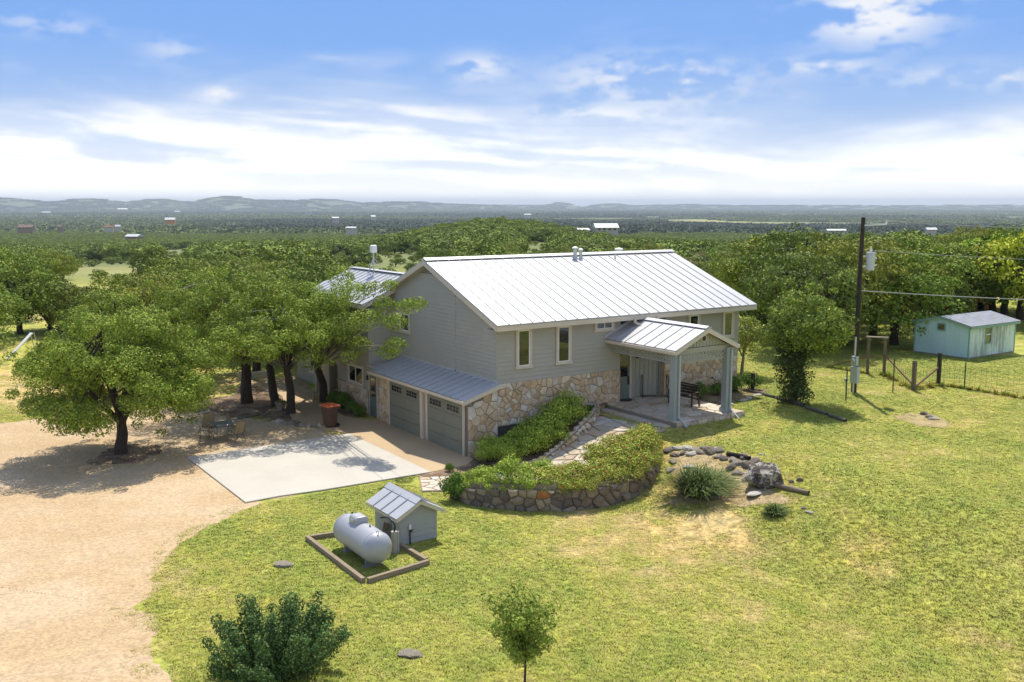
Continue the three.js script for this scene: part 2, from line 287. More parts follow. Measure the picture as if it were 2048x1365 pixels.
function stoneGeo(poly, depth, bevel, R, rough = 0.012) {           // local x = u, y = v, z outwards, origin at (0, 0)
  const lo = poly, hi = inset(poly, bevel) || poly; const P = [], cx = hi.reduce((s, q) => s + q[0], 0) / hi.length, cy = hi.reduce((s, q) => s + q[1], 0) / hi.length;
  const tz = depth + (R() - 0.5) * 2 * rough, sx = (R() - 0.5) * rough * 4, sy = (R() - 0.5) * rough * 4; const zt = (q) => tz + (q[0] - cx) * sx + (q[1] - cy) * sy - R() * rough * 0.6;
  const A = lo.reduce((s, q, i) => { const r = lo[(i + 1) % lo.length]; return s + q[0] * r[1] - q[1] * r[0]; }, 0); const fl = A < 0;
  const tri = (a, b, c) => fl ? P.push(...a, ...c, ...b) : P.push(...a, ...b, ...c);
  const n = lo.length, m = hi.length; const low = lo.map(q => [q[0], q[1], 0]), mid = lo.map(q => [q[0], q[1], tz * 0.55]), top = hi.map(q => [q[0], q[1], zt(q)]), c = [cx, cy, tz + rough * 0.4];
  for (let i = 0; i < n; i++) { const k = (i + 1) % n; tri(low[i], low[k], mid[k]); tri(low[i], mid[k], mid[i]); }
  // bevel ring: join each outer corner to its nearest inner corner
  const near = mid.map(q => { let b = 0, bd = 1e9; top.forEach((t, j) => { const d = (t[0] - q[0]) ** 2 + (t[1] - q[1]) ** 2; if (d < bd) { bd = d; b = j; } }); return b; });
  for (let i = 0; i < n; i++) { const k = (i + 1) % n; tri(mid[i], mid[k], top[near[k]]); if (near[i] !== near[k]) tri(mid[i], top[near[k]], top[near[i]]); }
  for (let i = 0; i < m; i++) tri(top[i], top[(i + 1) % m], c);
  const g = new THREE.BufferGeometry(); g.setAttribute('position', new THREE.Float32BufferAttribute(P, 3));
  const U = new Float32Array(P.length / 3 * 2), ox = R() * 5, oy = R() * 5; for (let i = 0; i < P.length / 3; i++) { U[i * 2] = P[i * 3] + ox; U[i * 2 + 1] = P[i * 3 + 1] + oy; }
  g.setAttribute('uv', new THREE.BufferAttribute(U, 2)); g.computeVertexNormals(); return g;
}
const stoneTex = tex(512, (x, y) => { const a = fbm(x * 6, y * 6, 5, 501, 6), b = fbm(x * 60, y * 60, 3, 505, 60), r = fbm(x * 4 + 9, y * 4, 4, 509, 4); const v = 0.84 + 0.45 * (a - 0.5) + 0.28 * (b - 0.5); const t = sstep(0.55, 0.75, r) * 0.35; return [v, v * (1 - 0.18 * t), v * (1 - 0.5 * t)]; }, 1.6);
const tones = (list, rough = 0.9) => list.map(c => std(c, rough, { map: stoneTex, bumpMap: grainBump, bumpScale: 0.012 }));
const limestones = tones([[0.72, 0.56, 0.38], [0.66, 0.50, 0.33], [0.76, 0.63, 0.46], [0.60, 0.43, 0.26], [0.68, 0.53, 0.38], [0.74, 0.66, 0.54], [0.66, 0.49, 0.30], [0.62, 0.49, 0.36], [0.70, 0.54, 0.36], [0.74, 0.67, 0.56], [0.60, 0.43, 0.26]]);
const flags = tones([[0.66, 0.56, 0.42], [0.60, 0.49, 0.35], [0.70, 0.62, 0.50], [0.55, 0.43, 0.30], [0.64, 0.56, 0.45]]);
const rubble = tones([[0.22, 0.175, 0.13], [0.27, 0.215, 0.155], [0.16, 0.13, 0.10], [0.31, 0.25, 0.175], [0.21, 0.175, 0.13], [0.17, 0.145, 0.115], [0.35, 0.28, 0.19]]);
const pick = (list, R) => list[Math.floor(R() * list.length)];
const mortar = std([0.30, 0.255, 0.20], 0.95, { map: grainMap });
function stoneFace(parent, u0, u1, v0, v1, size, seed, place, mats = limestones, depth = 0.045, joint = 0.012, inside, stretch = 1) {
  const R = rng(seed + 7);
  for (const c of mosaic(u0, u1, v0, v1, size, seed, stretch, inside)) { let p = inset(c, joint * (0.6 + 0.8 * R())); if (!p || !(p = tidy(p))) continue; place(part('stone', stoneGeo(p, depth, 0.02, R, 0.024), pick(mats, R), parent)); }
}
// ---------------------------------------------------------------- house materials
const M = {
  siding: std([0.43, 0.405, 0.345], 0.62, { map: paintMap }),
  batten: std([0.40, 0.385, 0.325], 0.62, { map: paintMap }),
  post: std([0.33, 0.365, 0.345], 0.55, { map: paintMap }),
  trim: std([0.66, 0.57, 0.45], 0.55, { map: paintMap }),
  soffit: std([0.50, 0.44, 0.37], 0.7, { map: paintMap }),
  door: std([0.17, 0.20, 0.19], 0.5, { map: paintMap }),
  garage: std([0.22, 0.22, 0.165], 0.55, { map: paintMap }),
  roof: std([0.55, 0.545, 0.545], 0.42, { metalness: 0.25, map: paintMap }),
  seam: std([0.40, 0.41, 0.43], 0.45, { metalness: 0.4 }),
  metal: std([0.55, 0.56, 0.57], 0.4, { metalness: 0.7 }),
  glass: new THREE.MeshPhysicalMaterial({ color: C(0.012, 0.016, 0.018), roughness: 0.04, metalness: 0, clearcoat: 1, clearcoatRoughness: 0.02, ior: 1.55 }),
  room: std([0.02, 0.02, 0.02], 0.9),
  black: std([0.018, 0.016, 0.015], 0.5),
  iron: std([0.02, 0.02, 0.022], 0.45, { metalness: 0.3 }),
  darkwood: std([0.055, 0.032, 0.022], 0.7, { map: woodMap }),
  foundation: std([0.075, 0.07, 0.065], 0.9, { map: grainMap }),
  white: std([0.78, 0.77, 0.74], 0.5),
  downspout: std([0.40, 0.42, 0.42], 0.45),
};
const house = thing('house', 'two storey grey sided house with white standing seam metal roof and stone base', 'house');
// lap siding: rows of boards, the foot of each board proud of the one below; extent(v) gives the ends of a row
function lap(v0, v1, extent, pitch = 0.185, lipd = 0.036) {
  const P = [], U = [], n = Math.max(1, Math.round((v1 - v0) / pitch)), h = (v1 - v0) / n;
  const quad = (a, b, c, d) => { P.push(...a, ...b, ...c, ...a, ...c, ...d); for (const q of [a, b, c, a, c, d]) U.push(q[0], q[1]); };
  for (let i = 0; i < n; i++) { const a = v0 + i * h, b = a + h, [l0, r0] = extent(a), [l1, r1] = extent(b); if (r0 <= l0 && r1 <= l1) continue; quad([l0, a, lipd], [r0, a, lipd], [Math.max(r1, l1), b, 0.003], [l1, b, 0.003]); quad([l0, a, 0], [r0, a, 0], [r0, a, lipd], [l0, a, lipd]); }
  const g = new THREE.BufferGeometry(); g.setAttribute('position', new THREE.Float32BufferAttribute(P, 3)); g.setAttribute('uv', new THREE.Float32BufferAttribute(U, 2)); g.computeVertexNormals(); return g;
}
const RP = { ridgeY: 8.12, ridgeZ: -5.85, eaveY: 5.62, eaveZ: 0.6, x0: -0.36, x1: 15.72, slope: (8.12 - 5.62) / 6.45 };
const roofY = (z) => RP.ridgeY - Math.abs(z - RP.ridgeZ) * RP.slope;
// solid core of the main block
{
  const sh = new THREE.Shape(); const y0 = -0.3; const under = 0.24;
  sh.moveTo(0.32, y0); sh.lineTo(11.7, y0); sh.lineTo(11.7, roofY(-11.7) - under); sh.lineTo(5.85, RP.ridgeY - under); sh.lineTo(0.32, roofY(-0.32) - under); sh.closePath();
  part('wall', boxUV(new THREE.ExtrudeGeometry(sh, { depth: 15.0, bevelEnabled: false }).rotateY(Math.PI / 2).translate(0.02, 0, 0)), M.siding, house);   // local x -> -z
  part('front_wall', boxUV(merge([b2(0.02, 7.0, 1.0, 5.5, -0.325, -0.02), b2(9.9, 15.02, 0.2, 5.5, -0.325, -0.02)])), M.siding, house);
  part('foundation', boxUV(b2(0.0, 6.98, -0.4, 1.04, -0.33, -0.005)), M.foundation, house);
}
// siding of the front wall and of the gable
part('siding', lap(2.95, 5.44, () => [0, 7.02]), M.siding, house).position.set(0, 0, 0);
part('siding', lap(2.92, 5.44, () => [9.88, 15.06]), M.siding, house).position.set(0, 0, 0);
{
  const ext = (v) => { const half = v < roofY(0) - 0.2 ? 20 : (RP.ridgeY - 0.16 - v) / RP.slope; const lo = Math.max(-11.7, RP.ridgeZ - half), hi = Math.min(0, RP.ridgeZ + half); return [lo, hi]; };
  const g = part('siding', lap(2.75, 7.86, ext), M.siding, house); g.rotation.y = -Math.PI / 2; g.position.set(0, 0, 0);   // local x -> z, faces -x
  part('trim_board', b2(-0.03, 0.0, 2.98, 6.66, -3.53, -3.45), M.siding, house);
  part('corner_board', b2(-0.028, 0.06, 2.95, 5.48, -0.02, 0.028), M.siding, house);
  // louvred gable vent
  const sh = new THREE.Shape(); sh.moveTo(-0.95, 0); sh.lineTo(0.95, 0); sh.lineTo(0, 0.38); sh.closePath();
  const v = part('gable_vent', new THREE.ExtrudeGeometry(sh, { depth: 0.03, bevelEnabled: false }).rotateY(-Math.PI / 2).translate(-0.0, 7.42, RP.ridgeZ), M.siding, house);
  for (let i = 0; i < 4; i++) { const w = 0.82 - i * 0.22; part('louver', bx(0.05, 0.018, w * 2, -0.05, 7.47 + i * 0.085, RP.ridgeZ).rotateZ(0), M.foundation, v); }
}
// recess by the front door: vertical boards
{
  const w = part('porch_wall', boxUV(b2(6.98, 9.92, 1.2, 5.42, -0.345, -0.30)), M.batten, house);
  for (let i = 0; i < 7; i++) part('batten', b2(7.98 + i * 0.28, 8.02 + i * 0.28, 1.38, 5.4, -0.30, -0.27), M.batten, w);
  for (let i = 0; i < 4; i++) part('batten', b2(7.1 + i * 0.22, 7.14 + i * 0.22, 3.75, 5.4, -0.30, -0.27), M.batten, w);
  part('door_trim', b2(7.86, 7.97, 1.38, 3.75, -0.30, -0.22), M.trim, house);
  part('corner_trim', b2(9.76, 9.88, 1.36, 3.6, -0.30, -0.2), M.post, house);
  const d = part('front_door', boxUV(b2(6.99, 7.86, 1.39, 3.72, -0.30, -0.25)), M.door, house);
  part('pane', b2(7.10, 7.74, 2.5, 3.56, -0.25, -0.243), M.glass, d);
  part('handle', b2(7.74, 7.80, 2.1, 2.5, -0.25, -0.20), M.black, d);
  const l = part('porch_lamp', merge([bx(0.06, 0.16, 0.06, 8.32, 3.52, -0.26), cyl(0.09, 0.05, 0.12, 8).translate(8.32, 3.34, -0.2)]), M.iron, house);
}
// windows: casing, sash, pane
function windowOn(parent, w, h, o = {}) {
  const f = 0.115, s = 0.05; const win = part('window', merge([bx(w, f, 0.06, 0, h / 2 - f / 2, 0.03), bx(w + 0.06, f, 0.075, 0, -h / 2 + f / 2, 0.038), bx(f, h - 2 * f, 0.055, -w / 2 + f / 2, 0, 0.0275), bx(f, h - 2 * f, 0.055, w / 2 - f / 2, 0, 0.0275)]), M.trim, parent);
  const iw = w - 2 * f, ih = h - 2 * f;
  part('sash', merge([bx(iw, s, 0.035, 0, ih / 2 - s / 2, 0.018), bx(iw, s, 0.035, 0, -ih / 2 + s / 2, 0.018), bx(s, ih - 2 * s, 0.034, -iw / 2 + s / 2, 0, 0.018), bx(s, ih - 2 * s, 0.034, iw / 2 - s / 2, 0, 0.018), ...(o.split ? [bx(0.05, ih - 2 * s, 0.033, 0, 0, 0.017)] : []), ...(o.rail ? [bx(iw - 2 * s, 0.05, 0.033, 0, 0, 0.017)] : [])]), o.sash || M.white, win);
  const np = o.split ? 2 : 1; for (let i = 0; i < np; i++) { const pw = (iw - 2 * s) / np; part('pane', bx(pw - 0.004, ih - 2 * s, 0.006, np === 1 ? 0 : (i - 0.5) * pw, 0, 0.01), M.glass, win); }
  return win;
}
for (const [x, y0, y1, w] of [[1.42, 3.52, 5.36, 0.86], [3.63, 3.51, 5.36, 0.88], [11.8, 3.9, 5.36, 0.82], [14.24, 3.9, 5.36, 0.82]]) windowOn(house, w, y1 - y0).position.set(x, (y0 + y1) / 2, 0.034);
windowOn(house, 1.2, 0.56, { split: true }).position.set(6.0, 5.13, 0.034);
{ const w = windowOn(house, 1.15, 1.1); w.rotation.y = -Math.PI / 2; w.position.set(-0.034, 4.83, -8.47); }
// stone base of the front wall
{
  const wf = part('stone_wall', boxUV(b2(-0.02, 6.95, 1.03, 2.96, -0.02, 0.01)), mortar, house);
  stoneFace(wf, 0.0, 6.95, 1.05, 2.95, 0.275, 11, (m) => m.position.set(0, 0, 0.008));
  const wr = part('stone_wall', boxUV(b2(9.93, 15.05, 0.6, 2.93, -0.02, 0.01)), mortar, house);
  stoneFace(wr, 9.95, 15.05, 0.8, 2.92, 0.31, 12, (m) => m.position.set(0, 0, 0.008), limestones, 0.045, 0.012, (u, v) => !(u > 13.0 && u < 13.6 && v > 1.6 && v < 2.0));
  part('crawl_vent', b2(13.08, 13.5, 1.62, 1.95, 0.0, 0.03), M.black, house);
  const wj = part('stone_wall', boxUV(b2(9.86, 9.935, 1.2, 2.93, -0.295, 0.056)), limestones[3], house);
  const wc = part('stone_wall', boxUV(b2(6.95, 7.015, 1.2, 2.93, -0.295, 0.056)), limestones[1], house);
}
// ---------------------------------------------------------------- standing seam roofs
// a slope runs from (ax) eave to ridge; local frame: x along the eave, y up the slope, z out of the roof
function seamRoof(name, parent, width, length, panels, matrix, mats = M) {
  const deck = new THREE.Mesh(boxUV(b2(0, width, 0, length, -0.05, 0.0)), M.roof); deck.name = name; deck.castShadow = deck.receiveShadow = true; deck.applyMatrix4(matrix); parent.add(deck);
  const w = width / panels, pg = boxUV(b2(0.006, w - 0.006, -0.02, length - 0.004, 0.002, 0.012)), sg = b2(-0.014, 0.014, -0.02, length - 0.002, 0.0, 0.045);
  for (let i = 0; i < panels; i++) { part('roof_panel', pg, M.roof, deck).position.x = i * w; if (i) part('seam', sg, M.seam, deck).position.x = i * w; }
  return deck;
}
const basis = (o, xa, ya) => { const X = new THREE.Vector3(...xa).normalize(), Y = new THREE.Vector3(...ya).normalize(), Z = X.clone().cross(Y); return new THREE.Matrix4().makeBasis(X, Y, Z).setPosition(...o); };
{
  const L = Math.hypot(6.45, 2.5), W = RP.x1 - RP.x0;
  seamRoof('roof', house, W, L, 26, basis([RP.x0, RP.eaveY, RP.eaveZ], [1, 0, 0], [0, 2.5, -6.45]));
  seamRoof('roof', house, W, L, 26, basis([RP.x1, RP.eaveY, 2 * RP.ridgeZ - RP.eaveZ], [-1, 0, 0], [0, 2.5, 6.45]));
  const cap = (s) => b2(0, W, -0.2, 0, 0, 0.025).rotateX(s);
  const rc = new THREE.Shape(); rc.moveTo(0.26, -0.03); rc.lineTo(0, 0.075); rc.lineTo(-0.26, -0.03); rc.lineTo(-0.26, -0.005); rc.lineTo(0, 0.1); rc.lineTo(0.26, -0.005); rc.closePath();
  part('ridge_cap', new THREE.ExtrudeGeometry(rc, { depth: W + 0.02, bevelEnabled: false }).rotateY(Math.PI / 2).translate(RP.x0 - 0.01, RP.ridgeY + 0.0, RP.ridgeZ), M.roof, house);
  // fascia, gutter board and soffit along the front and back eaves
  part('fascia', boxUV(b2(RP.x0, RP.x1, RP.eaveY - 0.27, RP.eaveY - 0.06, RP.eaveZ - 0.03, RP.eaveZ + 0.015)), M.trim, house);
  part('drip_edge', b2(RP.x0 - 0.01, RP.x1 + 0.01, RP.eaveY - 0.058, RP.eaveY - 0.016, RP.eaveZ - 0.02, RP.eaveZ + 0.03), M.seam, house);
  part('soffit', boxUV(b2(RP.x0, RP.x1, RP.eaveY - 0.255, RP.eaveY - 0.235, -0.3, RP.eaveZ - 0.03)), M.soffit, house);
  part('fascia', boxUV(b2(RP.x0, RP.x1, RP.eaveY - 0.27, RP.eaveY - 0.06, 2 * RP.ridgeZ - RP.eaveZ - 0.015, 2 * RP.ridgeZ - RP.eaveZ + 0.03)), M.trim, house);
  // rake boards on both gables
  for (const x of [RP.x0, RP.x1]) for (const s of [1, -1]) {
    const sh = new THREE.Shape(); sh.moveTo(0, -0.05); sh.lineTo(6.45 * s, -2.55); sh.lineTo(6.45 * s, -2.77); sh.lineTo(0, -0.27); sh.closePath();
    part('rake_board', boxUV(new THREE.ExtrudeGeometry(sh, { depth: 0.04, bevelEnabled: false }).rotateY(-Math.PI / 2).translate(x + (x < 0 ? 0.02 : 0.02), RP.ridgeY, RP.ridgeZ)), M.trim, house);
    const so = new THREE.Shape(); so.moveTo(0, -0.22); so.lineTo(6.45 * s, -2.72); so.lineTo(6.45 * s, -2.74); so.lineTo(0, -0.24); so.closePath();
    part('rake_soffit', new THREE.ExtrudeGeometry(so, { depth: 0.36, bevelEnabled: false }).rotateY(-Math.PI / 2).translate(x < 0 ? 0.0 : RP.x1, RP.ridgeY, RP.ridgeZ), M.soffit, house);
  }
  // pipes through the roof
  const flue = (x, z, r, h) => { const y = roofY(z) - 0.05; const f = part('roof_vent', merge([cyl(r * 1.7, r * 1.1, 0.1, 14).translate(x, y + 0.02, z), cyl(r, r, h, 14).translate(x, y, z)]), M.metal, house); part('vent_cap', merge([cyl(r * 1.6, r * 1.6, 0.07, 14).translate(x, y + h - 0.08, z), cyl(r * 1.6, r * 0.4, 0.06, 14).translate(x, y + h - 0.01, z)]), M.white, f); };
  flue(8.45, -5.42, 0.10, 0.62); flue(8.82, -5.42, 0.085, 0.52); flue(11.0, -5.2, 0.035, 0.22); flue(12.35, -6.5, 0.15, 0.5);
}
// ---------------------------------------------------------------- garage under its own lean-to roof
{
  const gx = -1.5, fy = -0.12;
  part('garage_wall', boxUV(merge([b2(gx, 0.02, -0.4, 2.42, -8.5, 0.06)])), M.trim, house);
  // two sectional doors
  for (const [z0, z1] of [[-7.28, -4.2], [-3.45, -0.34]]) {
    const d = part('garage_door', boxUV(b2(gx - 0.035, gx - 0.005, fy + 0.02, 2.14, z0, z1)), M.room, house);
    const rows = 4, h = (2.14 - fy - 0.02) / rows, w = (z1 - z0) / 2;
    for (let j = 0; j < rows; j++) for (let i = 0; i < 2; i++) part('door_panel', boxUV(new RoundedBoxGeometry(0.03, h - 0.012, w - 0.012, 1, 0.006).translate(gx - 0.05, fy + 0.02 + (j + 0.5) * h, z0 + (i + 0.5) * w)), M.garage, d);
    for (let i = 0; i < 2; i++) {
      const zc = z0 + (i + 0.5) * w; const gy = fy + 0.02 + 3.5 * h;
      part('door_window', merge([-1.5, -0.5, 0.5, 1.5].flatMap(k => [0, 1].map(r => bx(0.008, 0.12, 0.22, gx - 0.069, gy - 0.07 + r * 0.14, zc + k * 0.26)))), M.glass, d).userData.kind = 'stuff';
      part('window_grille', merge([...[-2, -1, 0, 1, 2].map(k => bx(0.012, 0.30, 0.03, gx - 0.07, gy, zc + k * 0.26)), ...[-1, 0, 1].map(r => bx(0.012, 0.025, 1.07, gx - 0.0705, gy + r * 0.14, zc))]), M.garage, d);
    }
    part('door_casing', merge([b2(gx - 0.06, gx, fy, 2.28, z0 - 0.15, z0 - 0.005), b2(gx - 0.06, gx, fy, 2.28, z1 + 0.005, z1 + 0.15), b2(gx - 0.06, gx, 2.145, 2.279, z0 - 0.005, z1 + 0.005)]), M.trim, house);
  }
  part('downspout', merge([b2(gx - 0.16, gx - 0.07, fy, 2.3, -3.88, -3.79), b2(gx - 0.16, gx - 0.07, fy, 2.32, -0.16, -0.07)]), M.trim, house);
  // stone at the right corner and on the side under the rake
  const st = part('stone_wall', boxUV(merge([b2(gx - 0.02, 0.0, -0.4, 2.3, 0.06, 0.085), b2(gx - 0.03, gx - 0.001, -0.3, 2.3, -0.17, 0.06)])), mortar, house);
  stoneFace(st, gx - 0.02, -0.01, -0.2, 3.0, 0.36, 21, (m) => m.position.set(0, 0, 0.083), limestones, 0.05, 0.012, (u, v) => v < 2.25 + (u - gx) * 0.33);
  part('gable_infill', boxUV((() => { const s = new THREE.Shape(); s.moveTo(gx, 2.3); s.lineTo(0.0, 2.3); s.lineTo(0, 2.88); s.lineTo(gx, 2.42); return new THREE.ExtrudeGeometry(s, { depth: 0.1, bevelEnabled: false }).translate(0, 0, -0.02); })()), mortar, house);
  const sl = part('stone_wall', boxUV(b2(gx - 0.012, gx - 0.001, -0.2, 2.3, -8.5, -7.48)), mortar, house); stoneFace(sl, -8.48, -7.48, -0.1, 2.28, 0.3, 27, (m) => { m.rotation.y = -Math.PI / 2; m.position.x = gx - 0.011; });
  // roof: eave along z
  const ex = -1.86, ey = 2.47, tx = 0.02, ty = 3.02, L = Math.hypot(tx - ex, ty - ey);
  seamRoof('garage_roof', house, 9.35, L, 16, basis([ex, ey, -8.98], [0, 0, 1], [tx - ex, ty - ey, 0]));
  part('fascia', boxUV(b2(ex - 0.01, ex + 0.03, ey - 0.2, ey - 0.05, -8.98, 0.37)), M.trim, house);
  part('gutter', b2(ex - 0.09, ex - 0.012, ey - 0.14, ey - 0.03, -8.98, 0.37), M.trim, house);
  const rk = new THREE.Shape(); rk.moveTo(ex, ey - 0.05); rk.lineTo(0, ty - 0.055); rk.lineTo(0, ty - 0.2); rk.lineTo(ex, ey - 0.2); rk.closePath();
  part('rake_board', boxUV(new THREE.ExtrudeGeometry(rk, { depth: 0.03, bevelEnabled: false }).translate(0, 0, 0.335)), M.trim, house);
  part('rake_board', boxUV(new THREE.ExtrudeGeometry(rk, { depth: 0.03, bevelEnabled: false }).translate(0, 0, -8.975)), M.trim, house);
  part('flashing', boxUV(b2(-0.03, -0.001, 3.0, 3.12, -8.9, 0.03)), M.roof, house);
  part('soffit', b2(ex + 0.03, gx - 0.0, ey - 0.19, ey - 0.17, -8.9, 0.33), M.soffit, house);
}
// ---------------------------------------------------------------- rear wing
{
  const wx = -1.3, fy = -0.12;
  part('wing_wall', boxUV(merge([b2(wx + 0.02, 5.6, -0.4, 5.55, -14.0, -10.12), b2(wx + 0.02, 0.0, -0.4, 2.5, -10.12, -8.52), b2(0.9, 5.6, -0.4, 5.55, -17.4, -14.0)])), M.siding, house);
  const sd = part('siding', lap(fy + 0.1, 5.5, () => [-14.0, -10.1]), M.siding, house); sd.rotation.y = -Math.PI / 2; sd.position.set(wx + 0.02, 0, 0);
  const sl = part('siding', lap(fy + 0.1, 2.45, () => [-10.1, -8.52]), M.siding, house); sl.rotation.y = -Math.PI / 2; sl.position.set(wx + 0.02, 0, 0);
  part('wall_cap', boxUV(b2(wx - 0.12, 0.0, 2.46, 2.56, -10.1, -8.95)), M.roof, house);
  part('siding', lap(2.5, 5.5, () => [wx, 0.0]), M.siding, house).position.z = -10.115;
  part('corner_board', b2(wx - 0.02, wx + 0.1, 2.5, 5.5, -10.11, -10.08), M.siding, house);
  const st = part('stone_wall', boxUV(b2(wx - 0.03, wx, -0.4, 1.16, -13.95, -10.2)), mortar, house);
  stoneFace(st, -13.9, -10.2, -0.2, 1.12, 0.31, 31, (m) => { m.rotation.y = -Math.PI / 2; m.position.x = wx - 0.028; });
  part('stone_cap', boxUV(b2(wx - 0.13, wx + 0.02, 1.13, 1.22, -13.97, -10.15)), M.trim, house);
  { const w = windowOn(house, 1.95, 1.12, { split: true }); w.rotation.y = -Math.PI / 2; w.position.set(wx - 0.02, 1.80, -11.7); }
  const sd2 = part('stone_wall', boxUV(b2(wx - 0.03, wx, -0.3, 1.02, -9.15, -8.55)), limestones[4], house);
  // side door with wreath
  const d = part('side_door', boxUV(b2(wx - 0.05, wx - 0.0, fy, 2.05, -9.98, -9.2)), M.door, house);
  part('pane', b2(wx - 0.058, wx - 0.05, 0.95, 1.9, -9.85, -9.33), M.glass, d);
  part('door_casing', merge([b2(wx - 0.06, wx, fy, 2.16, -10.08, -9.99), b2(wx - 0.06, wx, fy, 2.16, -9.19, -9.1), b2(wx - 0.06, wx, 2.055, 2.155, -9.99, -9.19)]), M.trim, d);
  part('wall_lantern', merge([cyl(0.07, 0.07, 0.22, 8).translate(wx - 0.1, 1.75, -10.15), bx(0.1, 0.04, 0.04, wx - 0.05, 1.98, -10.15)]), M.iron, house);
  // roof with ridge along z
  const ex = -1.85, ey = 5.75, rx = 1.3, ry = 7.08, z0 = -17.6, z1 = -9.55, L = Math.hypot(rx - ex, ry - ey);
  seamRoof('wing_roof', house, z1 - z0, L, 14, basis([ex, ey, z0], [0, 0, 1], [rx - ex, ry - ey, 0]));
  seamRoof('wing_roof', house, z1 - z0, L, 14, basis([2 * rx - ex, ey, z1], [0, 0, -1], [ex - rx, ry - ey, 0]));
  part('ridge_cap', merge([bx(0.24, 0.02, z1 - z0, rx - 0.11, ry + 0.0, (z0 + z1) / 2), bx(0.24, 0.02, z1 - z0, rx + 0.11, ry + 0.0, (z0 + z1) / 2)]).translate(0, 0.02, 0), M.roof, house);
  part('fascia', boxUV(b2(ex - 0.02, ex + 0.02, ey - 0.26, ey - 0.06, z0, z1)), M.trim, house);
  part('soffit', b2(ex + 0.02, wx + 0.5, ey - 0.25, ey - 0.23, z0, z1), M.soffit, house);
  const tri = new THREE.Shape(); tri.moveTo(wx + 0.02, 5.5); tri.lineTo(2 * rx - wx, 5.5); tri.lineTo(rx, ry - 0.1); tri.closePath();
  part('wing_gable', boxUV(new THREE.ExtrudeGeometry(tri, { depth: 0.2, bevelEnabled: false }).translate(0, 0, -10.3)), M.siding, house);
  part('wing_gable', boxUV(new THREE.ExtrudeGeometry(tri, { depth: 0.2, bevelEnabled: false }).translate(0, 0, -17.4)), M.siding, house);
  const rk = new THREE.Shape(); rk.moveTo(ex, ey - 0.05); rk.lineTo(rx, ry - 0.05); rk.lineTo(rx, ry - 0.25); rk.lineTo(ex, ey - 0.25); rk.closePath();
  part('rake_board', boxUV(new THREE.ExtrudeGeometry(rk, { depth: 0.03, bevelEnabled: false }).translate(0, 0, z1 - 0.0)), M.trim, house);
  // open gallery at the far end: balcony on posts above an arched entry
  part('balcony_floor', boxUV(b2(wx, 0.9, 2.62, 2.82, -17.4, -14.0)), M.trim, house);
  for (const z of [-14.2, -17.3]) part('balcony_post', boxUV(b2(wx, wx + 0.16, 2.82, 5.5, z - 0.08, z + 0.08)), M.post, house);
  part('balcony_rail', merge([b2(wx + 0.04, wx + 0.12, 3.66, 3.74, -17.2, -14.3), b2(wx + 0.05, wx + 0.11, 2.95, 3.0, -17.2, -14.3)]), M.trim, house);
  for (let i = 0; i < 19; i++) part('baluster', b2(wx + 0.06, wx + 0.1, 3.0, 3.66, -17.1 + i * 0.15, -17.06 + i * 0.15), M.trim, house);
  const ar = new THREE.Shape(); ar.moveTo(-17.4, fy); ar.lineTo(-14.0, fy); ar.lineTo(-14.0, 2.62); ar.lineTo(-17.4, 2.62); ar.closePath();
  for (const [a, b] of [[-15.35, -14.15], [-17.2, -15.9]]) { const h = new THREE.Path(); h.moveTo(a, fy + 0.01); h.lineTo(b, fy + 0.01); h.lineTo(b, 1.9); h.quadraticCurveTo((a + b) / 2, 2.45, a, 1.9); h.closePath(); ar.holes.push(h); }
  part('arched_wall', boxUV(new THREE.ExtrudeGeometry(ar, { depth: 0.14, bevelEnabled: false }).rotateY(-Math.PI / 2).translate(wx + 0.14, 0, 0)), M.siding, house);
  // low far wall with window and stone
  const fw = part('wing_wall', boxUV(b2(-0.4, 4, -0.4, 4.6, -22.5, -17.42)), M.siding, house);
  const st2 = part('stone_wall', boxUV(b2(-0.43, -0.4, -0.3, 2.4, -19.3, -17.45)), mortar, house);
  stoneFace(st2, -19.3, -17.45, -0.1, 2.4, 0.36, 33, (m) => { m.rotation.y = -Math.PI / 2; m.position.x = -0.428; });
  { const w = windowOn(house, 0.8, 1.5); w.rotation.y = -Math.PI / 2; w.position.set(-0.41, 1.3, -20.0); }
  part('wing_roof', boxUV(b2(-0.9, 4.2, 4.6, 4.7, -23, -17.6)), M.roof, house);
}
